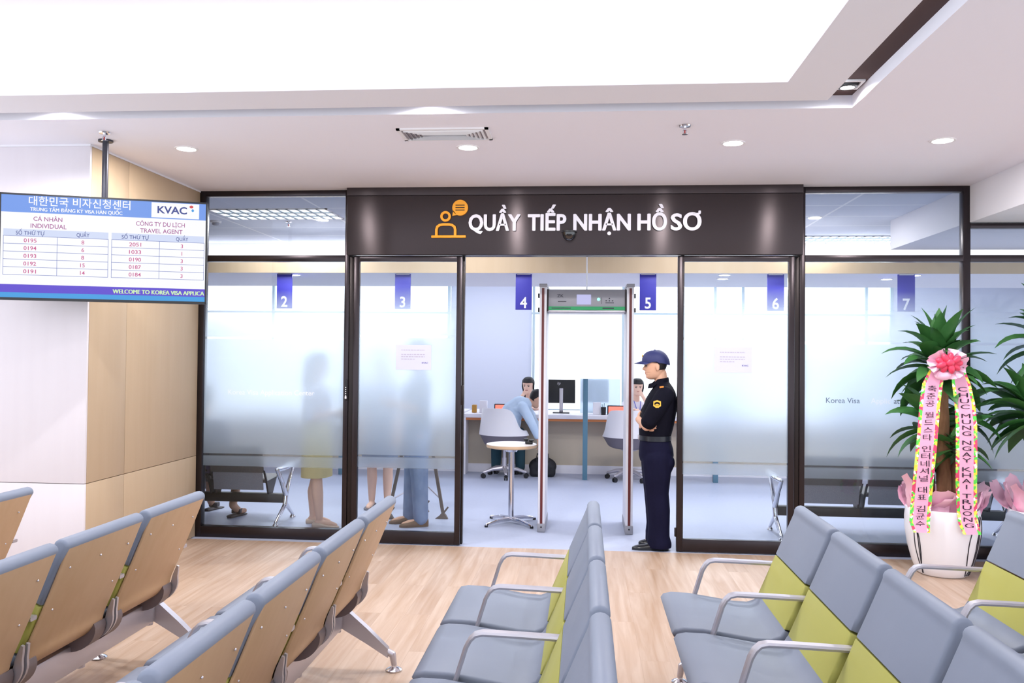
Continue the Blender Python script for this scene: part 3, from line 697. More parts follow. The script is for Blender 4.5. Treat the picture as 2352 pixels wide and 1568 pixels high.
b = MB()
for k in range(4): a = PI/4+k*PI/2; b.cyl((.29*math.cos(a), .29*math.sin(a), 0), (.29*math.cos(a), .29*math.sin(a), .016), .016, n=12)
b.build('glides', M_black, t)
b = MB(); b.box(-.035, .035, -.04, .04, 0, .03, .01); b.box(-.05, -.01, -.03, .03, .03, .05, .006); b.box(.0, .045, -.05, .0, .03, .042, .004)
o = tag(b.build('key_pouch', M_black), 'small black pouch lying on the edge of the round table', 'pouch'); o.location = (-.50, 7.80, .7335)
# ------------------------------------------------------------------ service counter
M_cwhite = mat('counter_white', (240, 238, 246), .35); M_cbeige = mat('counter_beige', (196, 184, 166), .6); M_cedge = mat('counter_wood_edge', (196, 118, 66), .5); M_teal = mat('teal_metal', (84, 124, 146), .45)
def counter(x0, x1, lb, end):
    t = thing('service_counter', lb, 'counter', ((x0+x1)/2, 11.4, 0), 0, 'service counters in the office'); w = (x1-x0)/2
    MB().box(-w, w, -.5, .5, .737, .787, .003).build('worktop', M_cwhite, t)
    MB().box(-w+.02, w-.02, -.485, .4, .705, .737).build('edge_strip', M_cedge, t, 'orange-brown wood edge under the white top')
    MB().box(-w+.02, w-.02, -.22, -.2, .11, .705).build('modesty_panel', M_cbeige, t)
    MB().box(-w+.02, w-.02, -.232, -.2, 0, .11).build('plinth', M_cwhite, t)
    for s in ((-1,) if end < 0 else (1,)): MB().box(s*w-.0, s*(w-.035), -.5, .5, 0, .737, .003).build('end_panel', M_cwhite, t)
counter(-1.56, 6.4, 'long white counter with beige front behind the detector gate', -1)
counter(-6.4, -1.60, 'white counter section behind the first window, seen through frosted glass', 1)
M_frost = glass_mat('frosted_acrylic', all_frost=True)
def divider(x, lb, scr=True):
    t = thing('counter_divider', lb, 'divider', (x, 10.66, 0), 0, 'teal posts dividing the counter')
    MB().box(-.03, .03, -.03, .03, 0, 1.262, .003).build('post', M_teal, t)
    MB().box(-.07, .46, .60, .608, .795, 1.25).build('privacy_panel', M_frost, t)
divider(.02, 'teal divider post on the counter between signs 4 and 5, seen through the gate'); divider(1.63, 'teal divider post seen faintly behind the second sliding door'); divider(3.24, 'teal divider post behind the pane with sign 7'); divider(-3.1, 'teal divider post behind the first window near the woman in the skirt')
def monitor(x, y, lb, logo=True, rz=0):
    t = thing('computer_monitor', lb, 'monitor', (x, y, .787), rz, 'computer monitors on the counter')
    MB().box(-.185, .185, -.012, .016, .13, .445, .006).build('housing', M_black, t)
    b = MB(); b.box(-.025, .025, -.045, -.015, .01, .33, .006); b.build('stand', M_alu, t)
    MB().box(-.11, .11, -.11, .08, 0, .012, .004).build('base', M_black, t)
    MB().box(-.176, .176, .0162, .017, .14, .435).build('screen', EM('monitor_glow', (190, 205, 230), .5), t)
    if logo:
        b = MB(); b.text('hp', (-.035, -.0128, .378), (1, 0, 0), (.25, 0, 1), .042, 'C', -.005, .8); b.build('logo', M_alu, t)
monitor(-.30, 11.32, 'black monitor seen from behind, left of the teal divider post'); monitor(.15, 11.62, 'black monitor just past the teal divider post, behind the privacy panel', False)
def ticket(x, y, lb):
    t = thing('ticket_display', lb, 'counter display', (x, y, .787), 0, 'red lit displays on the counter')
    MB().box(-.14, .14, -.02, .02, 0, .125, .008).build('housing', M_black, t)
    b = MB(); b.box(-.125, .105, -.0215, -.0195, .014, .112, .004); b.build('lit_panel', EM('red_led', (255, 120, 104), 1.6), t)
ticket(-1.03, 11.05, 'black display with a glowing red panel beside the bending man'); ticket(.445, 11.05, 'black display with a glowing red panel past the teal divider, by the empty chair')
for x, lb in ((-1.32, 'white card box on the counter end near sign 4'), (.17, 'white card box on the counter beside the teal divider')):
    o = tag(MB().box(-.05, .05, -.035, .035, 0, .16, .004).build('card_box', M_cwhite), lb, 'box', 'white card boxes on the counter'); o.location = (x, 11.1, .787)
o = tag(MB().box(-.03, .03, -.04, .04, 0, .105, .01).build('tissue_box', mat('ochre_card', (190, 140, 60), .6), ), 'small ochre box at the very end of the white counter', 'box'); o.location = (-1.44, 11.1, .787)
o = thing('pen_holder', 'small black pen holder on the counter beside the teal divider', 'pen holder', (.255, 11.05, .787)); b = MB(); b.lathe([(.03, 0), (.034, .1), (.028, .1), (.026, .01)], n=18); b.build('cup', M_black, o)
b = MB(); b.cyl((0, .01, .02), (.012, .015, .15), .004, n=8); b.cyl((-.01, 0, .02), (-.018, .0, .14), .004, n=8); b.build('pens', M_teal, o)

# ------------------------------------------------------------------ task chairs
M_ch_white = mat('chair_shell_white', (228, 226, 232), .5); M_ch_grey = mat('chair_shell_grey', (112, 106, 116), .6)
def shell(b, za, zb, r0, r1, a0, a1, thickn=.025, n=28):
    """wrap-around shell open to +y; za/zb functions of angle from the back centre"""
    R = []
    for i in range(n+1):
        a = a0+(a1-a0)*i/n; q = math.sin(a)/1; c0 = -math.cos(a)
        ring = []
        for k in range(7):
            f_ = k/6; z = za(a)+(zb(a)-za(a))*f_; r = r0+(r1-r0)*f_
            ring.append((r*math.sin(a), r*.92*c0, z))
        for k in range(7):
            f_ = 1-k/6; z = za(a)+(zb(a)-za(a))*f_; r = r0+(r1-r0)*f_-thickn
            ring.append((r*math.sin(a), r*.92*c0, z+(0 if 0 < k < 6 else 0)))
        R.append(ring)
    b.ring_loft(R)
def task_chair(loc, rz, lb):
    t = thing('task_chair', lb, 'chair', loc, rz, 'white swivel chairs at the counter')
    top = lambda a: .60+.29*max(0, math.cos(min(abs(a)*1.02, PI/2)))**.42 if abs(a) < 1.52 else .60
    b = MB(); shell(b, lambda a: .545, lambda a: .605+.28*(1/(1+math.exp((abs(a)-1.12)*9))), .335, .300, -1.85, 1.85, n=40); b.build('backrest', M_ch_white, t, angle=60)
    b = MB(); shell(b, lambda a: .41+.02*abs(a), lambda a: .548, .265, .332, -1.72, 1.72); b.build('lower_shell', M_ch_grey, t, 'grey lower shell under the white back', angle=60)
    b = MB(); b.lathe([(.2, .40), (.25, .42), (.255, .45), (.23, .475), (.1, .48)], (0, .02, 0), 32); b.build('seat', M_ch_grey, t)
    b = MB(); b.cyl((0, 0, .10), (0, 0, .40), .022, n=16); b.cyl((0, 0, .10), (0, 0, .25), .032, n=16); b.cyl((0, 0, .37), (0, 0, .405), .09, .14, n=20); b.build('gas_lift', M_alu, t)
    b = MB()
    for k in range(5):
        a = .4+2*PI*k/5; d = V((math.cos(a), math.sin(a), 0)); b.chain([V((0, 0, .12)), d*.16+V((0, 0, .11)), d*.28+V((0, 0, .075))], [.032, .024, .017], 10)
    b.build('star_base', M_alu, t)
    for k in range(5):
        a = .4+2*PI*k/5; d = V((math.cos(a), math.sin(a), 0)); s = V((-d.y, d.x, 0)); p = d*.285+V((0, 0, .029))
        b = MB(); b.cyl(p-s*.022, p-s*.006, .029, n=16); b.cyl(p+s*.006, p+s*.022, .029, n=16); b.cyl(p, p+V((0, 0, .04)), .01, n=8); b.build('caster', M_black, t)
    return t
task_chair((-1.0, 10.72, 0), -.55, 'white swivel chair the bending man sits on, behind the round table'); task_chair((.57, 10.70, 0), -.15, 'empty white swivel chair behind the gate, beside the teal divider')

# ------------------------------------------------------------------ steel benches inside the office (backs towards the glass)
M_steel = noise_tint(mat('perforated_steel', (96, 92, 92), .5, .3), (84, 80, 80), (110, 106, 106), (160, 160, 160), 1)
M_perf = noise_tint(mat('perforated_sheet', (146, 146, 154), .45, .2), (120, 120, 130), (176, 176, 184), (260, 260, 260), 1)
def steel_bench(x0, n, lb, pitch=.545, arms=(0, -1)):
    t = thing('steel_bench', lb, 'bench', (x0, 7.5, 0), 0, 'perforated steel benches inside the office')
    for k in range(n):
        xa, xb = .03+pitch*k, .03+pitch*k+pitch-.05
        b = MB(); b.sweep([(xa, 0, 0), (xb, 0, 0)], [(.0, .47), (-.012, .47), (.06-.0, .715), (.075, .722), (.082, .71), (.016, .46)] if False else [(.0, .462), (.05, .70), (.062, .715), (.075, .705), (.015, .458)], up=(0, 0, 1))
        b.build('backrest', M_steel, t)
        b = MB(); b.sweep([(xa+.015, 0, 0), (xb-.015, 0, 0)], [(-.035, .30), (-.004, .460), (.006, .458), (-.024, .295)], up=(0, 0, 1)); b.build('perforated_panel', M_perf, t, 'lighter perforated lower back')
        b = MB(); b.sweep([(xa, 0, 0), (xb, 0, 0)], [(-.03, .40), (-.06, .37), (-.42, .395), (-.455, .385), (-.45, .373), (-.42, .383), (-.06, .356), (-.02, .39)], up=(0, 0, 1)); b.build('seat', M_steel, t)
        b = MB(); b.prism([(-.02, .48), (.05, .36), (.10, .245), (.2, .245), (.3, .385), (.06, .375), (0, .47)], 'yz', xa-.012, xa+.004); b.prism([(-.02, .48), (.05, .36), (.10, .245), (.2, .245), (.3, .385), (.06, .375), (0, .47)], 'yz', xb-.004, xb+.012); b.build('seat_bracket', M_black, t)
    MB().box(-.15, pitch*n+.12, .11, .19, .168, .248, .004).build('beam', M_black, t)
    for x in (-.17, pitch*n+.14):
        b = MB(); b.chain([(x, -.10, .50), (x, .10, .49), (x, .34, .50)], [.018, .02, .02], 12); b.chain([(x, -.10, .50), (x, .02, .38), (x, .13, .24), (x, .11, .14)], [.018, .02, .024, .022], 12)
        b.chain([(x, .34, .50), (x, .22, .36), (x, .14, .24)], [.02, .018, .02], 12); b.chain([(x, .11, .15), (x, -.12, .03)], [.02, .015], 12); b.chain([(x, .13, .16), (x, .32, .03)], [.02, .015], 12)
        lg = b.build('arm_leg', M_chrome, t, angle=60)
        b = MB(); b.lathe([(.028, 0), (.026, .012), (.01, .03)], (x, -.125, 0), 16); b.lathe([(.028, 0), (.026, .012), (.01, .03)], (x, .325, 0), 16); b.build('foot', M_chrome, lg)
    return t
steel_bench(-4.515, 3, 'perforated steel bench behind the first window, with a person seated on it'); steel_bench(1.885-.03-.0, 3, 'empty perforated steel bench behind the panes beside the potted plants')

# ------------------------------------------------------------------ potted plants with wrapping and ribbons
M_leaf = noise_tint(mat('dracaena_leaf', (44, 92, 50), .42, spec=.5), (34, 84, 44), (76, 132, 66), (7, 7, 7), 2)
M_trunk = noise_tint(mat('cane_bark', (130, 92, 62), .85), (112, 76, 50), (156, 116, 82), (60, 60, 14), 3, .4)
M_pot = mat('glazed_white_pot', (246, 247, 255), .25, spec=.5); M_pink = mat('pink_tissue', (255, 206, 228), .7); M_soil = mat('soil', (60, 48, 40), .95)
M_ribbon = mat('pink_satin', (244, 178, 210), .5, spec=.3); M_bow = mat('red_pink_satin', (226, 62, 96), .4); M_organza = mat('pale_pink_organza', (248, 198, 222), .6); M_ink = mat('ribbon_ink', (40, 18, 40), .7)
def foil(m):
    tc = N(m, 'ShaderNodeTexCoord'); vo = N(m, 'ShaderNodeTexVoronoi'); vo.inputs['Scale'].default_value = 52; L(m, tc.outputs['Object'], vo.inputs['Vector'])
    cr = N(m, 'ShaderNodeValToRGB'); cr.color_ramp.interpolation = 'CONSTANT'; e = cr.color_ramp.elements
    for _ in range(3): e.new(.5)
    for q, (p, c) in zip(e, [(0, (222, 70, 110)), (.3, (240, 226, 70)), (.5, (96, 220, 80)), (.72, (214, 240, 120)), (.88, (250, 250, 240))]): q.position = p; q.color = rgb(*c)
    sp = N(m, 'ShaderNodeSeparateColor'); L(m, vo.outputs['Color'], sp.inputs[0]); L(m, sp.outputs[0], cr.inputs[0]); L(m, cr.outputs[0], bsdf(m).inputs['Base Color'])
    return m
M_foil = foil(mat('rainbow_foil', (200, 220, 90), .3, .3))
def leaf(b, p, az, el, ln, w, droop, rr):
    n = 7; pos = V(p); d = V((math.cos(az)*math.cos(el), math.sin(az)*math.cos(el), math.sin(el))); rows = []
    tw = rr.uniform(-.5, .5)
    for i in range(n+1):
        s = i/n; wd = w*(.28+.72*math.sin(PI*min(1, s*1.15+.12))**.8 if s < .75 else max(.0, (1-s)/.25)*.78)
        wd = w*max(.02, (min(1, .3+s*2.2))*(1-max(0, (s-.45)/.55)**1.6))
        side = d.cross(V((0, 0, 1))); side = side.normalized() if side.length > 1e-3 else V((1, 0, 0))
        nr = side.cross(d).normalized(); sd = side*math.cos(tw)+nr*math.sin(tw); nn = sd.cross(d).normalized()
        rows.append([b.v(pos-sd*wd/2+nn*wd*.16), b.v(pos), b.v(pos+sd*wd/2+nn*wd*.16)])
        pos = pos+d*ln/n; d = (d+V((0, 0, -droop/n*(.4+1.3*s)))).normalized()
    for a, c in zip(rows, rows[1:]):
        b.f([a[0], a[1], c[1], c[0]]); b.f([a[1], a[2], c[2], c[1]])
def crown(b, c, n, ln, w, rr, lo=-.2, hi=1.35, az0=0, az1=2*PI):
    for i in range(n):
        s = (i+.5)/n; el = lo+(hi-lo)*s+rr.uniform(-.15, .15); az = az0+(az1-az0)*((i*.381966) % 1)+rr.uniform(-.25, .25)
        if c[2] < 1.4 and math.sin(az) < -.35: az += PI
        leaf(b, V(c)+V((0, 0, -.10+.16*s)), az, el, ln*rr.uniform(.8, 1.12), w*rr.uniform(.85, 1.15), rr.uniform(.9, 1.9)*(1.1-.5*s), rr)
def pot_plant(loc, label, seed, canes, crowns, petals):
    rr = random.Random(seed); t = thing('potted_plant', label, 'plant', loc, 0, 'tall gift plants in white pots')
    prof = [(.155, 0), (.172, .012), (.20, .08), (.232, .20), (.25, .32), (.252, .40), (.243, .475), (.236, .48), (.228, .47), (.235, .40), (.23, .38)]
    pb = MB(); pb.lathe(prof, n=48, cap0=True, cap1=False); pb.mi = 1
    b = MB(); b.lathe([(.232, .40), (.01, .41)], n=32); b.build('soil', M_soil, t)
    for a0, da in ((3.55, .10), (3.63, -.12), (3.48, .22), (5.35, -.25), (5.45, .12), (5.55, .32), (5.25, .3), (5.62, -.16)):
        pts = []
        for k in range(13):
            z = .478-.46*k/12; r = 0
            for (r0, z0), (r1, z1) in zip(prof[1:7], prof[2:7]):
                if z0 <= z <= z1: r = r0+(r1-r0)*(z-z0)/(z1-z0)
            r = r or .175; a = a0+da*math.sin(k/12*PI*.9); pts.append(((r+.002)*math.cos(a), (r+.002)*math.sin(a), z))
        pb.tube(pts, .0035, 6)
    pb.build('pot', [M_pot, mat('black_glaze_line', (44, 44, 56), .4)], t, angle=60)
    for x, y, z1, r, lx in canes:
        b = MB(); rings = []
        for k in range(14):
            z = .38+(z1-.38)*k/13; q = r*(1+.05*math.sin(k*2.1)); rings.append([(x+lx*k/13+q*math.cos(2*PI*i/14), y+q*math.sin(2*PI*i/14), z) for i in range(14)])
        b.ring_loft(rings); b.build('cane', M_trunk, t)
    b = MB()
    for c, n, ln, w, lo, hi in crowns: crown(b, c, n, ln, w, rr, lo, hi)
    b.build('foliage', M_leaf, t, angle=80, smooth='keep')
    b = MB()
    for k in range(petals):
        a = 2*PI*k/petals+rr.uniform(-.15, .15); ln = rr.uniform(.22, .33); w = rr.uniform(.22, .30); tilt = rr.uniform(.7, 1.25); rows = []
        if math.sin(a) < -.45: ln *= .72; tilt = 1.35
        for i in range(6):
            s = i/5; r = .17+ln*s*math.cos(tilt)+.03*math.sin(s*5+k); z = .425+ln*s*math.sin(tilt)+.015*math.sin(k*3+s*6); wd = w*(1-.9*max(0, s-.35)**1.2)*.5
            rows.append([(r*math.cos(a+q*wd/r)+.012*math.sin(q*5+k), r*math.sin(a+q*wd/r), z-.02*abs(q)+.012*math.sin(q*4+k*2)) for q in (-1, -.5, 0, .5, 1)])
        b.ring_loft(rows, False, False, False)
    b.build('tissue_wrap', M_pink, t, angle=80, smooth='keep')
    return t
pot_plant((2.60, 6.40, 0), 'tall leafy plant in a white pot, with pink lettered ribbons', 5, [(.02, .0, 1.36, .048, -.03), (.10, .09, 1.05, .04, .02), (-.06, .05, .95, .036, -.02)],
          [((-.02, 0, 1.52), 54, .39, .125, -.35, 1.45), ((.17, .05, 1.18), 26, .35, .105, -.5, 1.1), ((-.08, -.02, 1.08), 14, .36, .13, -.5, 1.0), ((.03, -.10, .95), 14, .30, .12, -.9, .6)], 13)
pot_plant((3.30, 6.35, 0), 'second tall leafy plant in a white pot at the picture edge, without ribbons in view', 9, [(-.08, .0, 1.04, .05, -.02), (.08, .06, 1.5, .045, .0)],
          [((-.10, 0, 1.18), 42, .38, .118, -.55, 1.2), ((.08, .06, 1.68), 40, .40, .12, -.35, 1.3)], 13)
# ribbon bow with two lettered tails
t = thing('ribbon_bow', 'pink ribbon bow with two long lettered tails hanging from the first potted plant', 'ribbon', (2.51, 6.12, 1.50))
def tail(pts, s_list, label, lean, cw=.060, lh=.034, gap=.0595):
    n = len(pts)-1; b = MB(); o = V((2.51, 6.12, 1.50))
    def P(i, a, dy=0): l, r, z = pts[i]; return V((l+(r-l)*a, 0, z))-V((o.x, 0, o.z))+V((0, dy+.018*math.sin(i*1.3)*.6-.02*(i/n), 0))
    for (a0, a1, mi) in ((0, .17, 1), (.17, .83, 0), (.83, 1, 1)):
        b.mi = mi
        rows = [[b.v(P(i, a0)), b.v(P(i, a1)), b.v(P(i, a1, .0015)), b.v(P(i, a0, .0015))] for i in range(n+1)]
        for p, q in zip(rows, rows[1:]):
            for k in range(4): b.f([p[k], p[(k+1) % 4], q[(k+1) % 4], q[k]])
        b.f(rows[0]); b.f(rows[-1][::-1])
    b.mi = 2; zs = [p[2] for p in pts]; z = s_list[1]
    for ch in s_list[0]:
        if ch == ' ': z -= gap*.55; continue
        for i in range(n):
            if zs[i] >= z >= zs[i+1]:
                q = (zs[i]-z)/(zs[i]-zs[i+1]); xm = .5*(pts[i][0]+pts[i][1])*(1-q)+.5*(pts[i+1][0]+pts[i+1][1])*q; yy = (P(i, .5)*(1-q)+P(i+1, .5)*q).y
                b.text(ch, (xm-o.x, yy-.003, z-lh/2-o.z), (1, 0, -lean), (lean*.3, 0, 1), lh, 'C', 0, width=cw if ch not in 'I' else .009)
        z -= gap
    b.build('ribbon_tail', [M_ribbon, M_foil, M_ink], t, label)
tail([(2.40, 2.50, 1.475), (2.355, 2.495, 1.38), (2.335, 2.475, 1.25), (2.318, 2.458, 1.10), (2.30, 2.44, .90), (2.285, 2.425, .70), (2.27, 2.41, .50), (2.262, 2.40, .42), (2.285, 2.395, .35)], ('축준공 월드스타 인터네셔널 대표 김균수', 1.345), 'pink ribbon tail with Korean lettering and foil edges', -.05, gap=.0515)
tail([(2.545, 2.64, 1.475), (2.555, 2.68, 1.38), (2.567, 2.705, 1.25), (2.571, 2.713, 1.10), (2.569, 2.713, .90), (2.572, 2.715, .70), (2.582, 2.718, .50), (2.588, 2.722, .42), (2.615, 2.735, .345)], ('CHUC MUNG NGAY KHAI TRUONG', 1.345), 'pink ribbon tail with Vietnamese lettering and foil edges', .0, gap=.0405, lh=.031)
rr = random.Random(4); b = MB()
for k in range(9):
    a = 2*PI*k/9; r = .05; c = V((r*math.cos(a)*1.15, -.05-.015*(k % 2), .025+r*.75*math.sin(a))); rot = Matrix.Rotation(-a, 3, 'Y'); b.ell(c, (.038, .02, .022), 12, 8, rot)
b.ell((.0, -.07, .028), (.03, .02, .026)); b.build('bow', M_bow, t)
b = MB()
for k in range(11):
    a = 2*PI*k/11+.2; rows = []
    for i in range(5):
        s = i/4; r = .03+.105*s; rows.append([(r*math.cos(a+q*.28), -.02-.035*s*math.sin(k*2.3+q*2.0)-.02*s, .02+r*.8*math.sin(a+q*.28)) for q in (-1, -.4, .4, 1)])
    b.ring_loft(rows, False, False, False)
b.ell((-.03, -.03, -.06), (.06, .03, .035)); b.build('organza_ruffle', M_organza, t, angle=80)

# ------------------------------------------------------------------ people
M_skin = mat('skin', (214, 168, 142), .5, spec=.3); M_skin2 = mat('light_skin', (232, 192, 172), .5, spec=.3); M_hair = mat('black_hair', (24, 20, 24), .5, spec=.4); M_lip = mat('lips', (176, 110, 100), .5); M_eye = mat('eye_dark', (36, 28, 28), .3)
M_navy = noise_tint(mat('navy_uniform', (12, 12, 26), .8, spec=.12), (10, 10, 22), (15, 15, 30), (12, 12, 12)); M_navy_tr = noise_tint(mat('navy_trousers', (17, 17, 42), .8, spec=.12), (14, 14, 36), (21, 21, 49), (10, 10, 4))
M_cap = mat('navy_cap', (38, 44, 98), .6); M_yellow = mat('yellow_badge', (226, 182, 70), .6); M_shoe = mat('black_leather', (18, 18, 22), .25, spec=.6)
HEAD = [(-.006, .045, .005, .02), (.0, .068, .02, .034), (.010, .080, .034, .046), (.022, .086, .048, .053), (.034, .082, .058, .058), (.044, .087, .066, .061), (.052, .083, .070, .063), (.060, .089, .075, .065), (.070, .085, .080, .067),
        (.082, .087, .086, .069), (.096, .087, .092, .072), (.110, .084, .097, .074), (.120, .084, .099, .0755), (.130, .089, .101, .0765), (.145, .091, .103, .0775), (.162, .089, .102, .077), (.180, .080, .096, .072), (.196, .066, .084, .062), (.208, .050, .066, .048), (.217, .030, .040, .029), (.2205, .010, .014, .010)]
def head(b, o, fwd, up=(0, 0, 1), s=1.0, nose=1.25):
    """o: point under the chin on the head axis. Returns frame for hair and painting"""
    o = V(o); up = V(up).normalized(); fw = V(fwd); fw = (fw-up*fw.dot(up)).normalized(); sd = up.cross(fw)
    rings = []; n = 36
    for t, f, bk, hw in HEAD:
        r = []
        nz = nose*.021*(max(0, 1-(.083-t)/.013) if t < .083 else max(0, (.126-t)/.043))
        lip = .004*max(0, 1-abs(t-.052)/.018)
        for i in range(n):
            a = 2*PI*i/n; aa = a if a <= PI else a-2*PI; c, q = math.cos(a), math.sin(a)
            x = (f if c > 0 else bk)*(abs(c)**.86)*(1 if c > 0 else -1); y = hw*(abs(q)**.86)*(1 if q > 0 else -1)
            x += nz*math.exp(-(aa/.17)**2)+lip*math.exp(-(aa/.3)**2)
            x -= .007*math.exp(-((abs(aa)-.42)/.2)**2)*max(0, 1-abs(t-.112)/.02)
            r.append(o+(fw*x+sd*y+up*t)*s)
        rings.append(r)
    b.ring_loft(rings)
    for e in (-1, 1):
        R3 = Matrix((fw, sd, up)).transposed(); b.ell(o+(fw*-.012+sd*e*.077+up*.093)*s, (.017*s, .009*s, .031*s), 12, 8, R3)
    return o, fw, sd, up, s
def face_paint(fr):
    o, fw, sd, up, s = fr
    def fn(p):
        d = (p-o)/s; x, y, z = d.dot(fw), d.dot(sd), d.dot(up)
        if x < .05 or abs(y) > .06: return 0
        if ((abs(y)-.031)/.0125)**2+((z-.1115)/.0062)**2 < 1: return 2
        if .014 < abs(y) < .049 and abs(z-(.130-((abs(y)-.031)/.018)**2*.003)) < .0036: return 4
        if (y/.021)**2+((z-.052)/.0065)**2 < 1 and x > .07: return 3
        return 0
    return fn
def hair_cap(b, fr, grow=.008, low=.06, front=.16):
    """scalp hair: upper skull shell; low = how far down the back it reaches"""
    o, fw, sd, up, s = fr; n = 32; rings = []
    for t, f, bk, hw in HEAD:
        if t < low: continue
        r = []
        for i in range(n):
            a = 2*PI*i/n; c, q = math.cos(a), math.sin(a); fr_ = t >= front
            ff = (f+grow) if fr_ else -.018
            x = ff*(abs(c)**.86) if c > 0 else -(bk+grow)*(abs(c)**.86); y = (hw+grow*(1 if fr_ or c < .3 else .2))*(abs(q)**.86)*(1 if q > 0 else -1)
            if not fr_ and c > 0: x = -.018
            r.append(o+(fw*x+sd*y+up*(t+(grow if t > .2 else 0)))*s)
        rings.append(r)
    b.ring_loft(rings)
def erings(b, L_, n=28, p=.9):
    """stack of horizontal super-ellipse rings (cx,cy,z,rx,ry)"""
    R = []
    for cx, cy_, z, rx, ry in L_:
        R.append([(cx+rx*abs(math.cos(2*PI*i/n))**p*(1 if math.cos(2*PI*i/n) > 0 else -1), cy_+ry*abs(math.sin(2*PI*i/n))**p*(1 if math.sin(2*PI*i/n) > 0 else -1), z) for i in range(n)])
    b.ring_loft(R)
def hand(b, wrist, to, side, curl, s=1.0, thumb=1):
    """palm from wrist along to; fingers spread along side, curling towards curl"""
    w = V(wrist); d = V(to).normalized(); sd = V(side).normalized(); cu = V(curl).normalized()
    for k in range(4):
        b.capsule(w+sd*(k-1.5)*.011*s, w+(d*.078+sd*(k-1.5)*.019)*s, .013*s, .0115*s, 10, 3)
        ln = (.026, .031, .029, .022)[k]; p0 = w+(d*.082+sd*(k-1.5)*.0195)*s; p1 = p0+(d*.95+cu*.35).normalized()*ln*1.15*s; p2 = p1+(d*.7+cu*.72).normalized()*ln*.85*s; p3 = p2+(d*.35+cu*.94).normalized()*ln*.7*s
        b.chain([p0, p1, p2, p3], [.0098*s, .009*s, .0082*s, .007*s], 8)
    p0 = w+(d*.022-sd*.02*thumb)*s; p1 = p0+(d*.6-sd*.7*thumb+cu*.2).normalized()*.035*s; p2 = p1+(d*.9-sd*.2*thumb+cu*.3).normalized()*.03*s
    b.chain([p0, p1, p2], [.0135*s, .0105*s, .0085*s], 8)
def shoe(b, heel, toe, h=.075, w=.044, sole=0.0):
    h0, t0 = V(heel), V(toe); d = (t0-h0); ln = d.length; d.normalize(); s = V((-d.y, d.x, 0)); R = []; n = 18
    for q, ww, hh in ((0, .55, .75), (.04, .8, .9), (.15, .86, 1), (.32, .82, .95), (.45, .86, .72), (.6, 1, .58), (.78, .98, .46), (.92, .72, .36), (.985, .42, .26), (1, .2, .18)):
        c = h0+d*ln*q; R.append([c+s*(w*ww*math.cos(2*PI*i/n))+V((0, 0, max(0, h*hh*(.5+.5*math.sin(2*PI*i/n)*1.0)) if math.sin(2*PI*i/n) > -.6 else 0)) for i in range(n)])
    b.ring_loft(R)
M_brow = mat('eyebrow', (92, 70, 62), .7)
SK = [M_skin, M_hair, M_eye, M_lip, M_brow]; SK2 = [M_skin2, M_hair, M_eye, M_lip, M_brow]

# --- security guard leaning on the door jamb, arms crossed
t = thing('person', 'guard in navy uniform and cap leaning on the doorway, arms crossed', 'person', (.6, 6.98, 0))
b = MB(); fr = head(b, (-.012, 0, 1.372), (-1, 0, -.10), (-.09, 0, 1), .985)
b.chain([(.045, 0, 1.22), (.022, 0, 1.41)], [.058, .051]); b.ell((.03, 0, 1.15), (.09, .14, .15))
erings(b, [(-.01, 0, .72, .10, .13), (-.015, 0, .90, .10, .13), (.005, 0, 1.05, .11, .14), (.03, 0, 1.20, .095, .15), (.04, 0, 1.28, .06, .09)])
b.chain([(.045, -.165, 1.24), (-.10, -.185, 1.0)], [.05, .042]); b.chain([(-.10, -.185, 1.0), (-.15, .02, 1.035)], [.042, .028])
b.chain([(.045, .165, 1.24), (-.10, .195, .995)], [.05, .042]); b.chain([(-.10, .195, .995), (-.125, -.05, .985)], [.042, .028])
hand(b, (-.152, .03, 1.037), (.12, .95, .15), (0, -.1, 1), (1, .25, 0), .95, -1); hand(b, (-.122, -.06, .985), (.42, -.9, 0), (.1, 0, -1), (1, .1, .1), .95, -1)
for y in (-.09, .10): b.chain([(-.005, y*.9, .74), (0, y, .42), (.005, y, .07)], [.085, .058, .04]); b.capsule((.02, y, .045), (-.06, y, .03), .034, .026)
paint(fuse(b, .0045, 2), face_paint(fr)).build('body', SK, t)
b = MB(); hair_cap(b, fr, .003, .066, .30); b.build('hair', M_hair, t)
b = MB(); erings(b, [(-.017, 0, .855, .122, .155), (-.02, 0, .90, .128, .162), (-.012, 0, .97, .138, .168), (.002, 0, 1.05, .142, .172), (.018, 0, 1.13, .138, .18), (.032, 0, 1.21, .124, .19), (.042, 0, 1.265, .10, .182), (.045, 0, 1.305, .076, .13), (.036, 0, 1.335, .064, .075), (.03, 0, 1.35, .06, .066)])
for s in (-1, 1):
    b.chain([(.045, s*.165, 1.245), (-.03, s*.20, 1.13), (-.082, s*.198, 1.035)], [.072, .07, .066])
fuse(b, .008, 3).build('uniform_shirt', M_navy, t)
b = MB()
R = []
for r, dz, fx in ((.060, 1.335, 0), (.064, 1.372, -.0), (.070, 1.366, -.008), (.076, 1.332, -.012)): R.append([(.022+fx*.4+r*math.cos(a)-(.022 if math.cos(a) < -.6 else 0), r*.98*math.sin(a), dz-(.03 if math.cos(a) < -.5 else 0)+.012*math.cos(a)) for a in [2*PI*i/28 for i in range(28)]])
b.ring_loft(R, False, False); b.build('collar', M_navy, t)
b = MB(); erings(b, [(-.017, 0, .70, .12, .15), (-.008, 0, .745, .141, .172), (-.010, 0, .80, .138, .172), (-.015, 0, .86, .126, .162), (-.018, 0, .905, .122, .158)])
for y in (-.09, .10):
    b.chain([(-.006, y*.85, .72), (-.008, y, .58), (-.006, y, .45), (.006, y, .32), (.010, y, .18), (.006, y, .10), (.014, y, .045)], [.122, .108, .093, .092, .086, .090, .099])
    b.chain([(.06, y, .70), (.03, y, .60)], [.075, .06])
g = fuse(b, .009, 3)
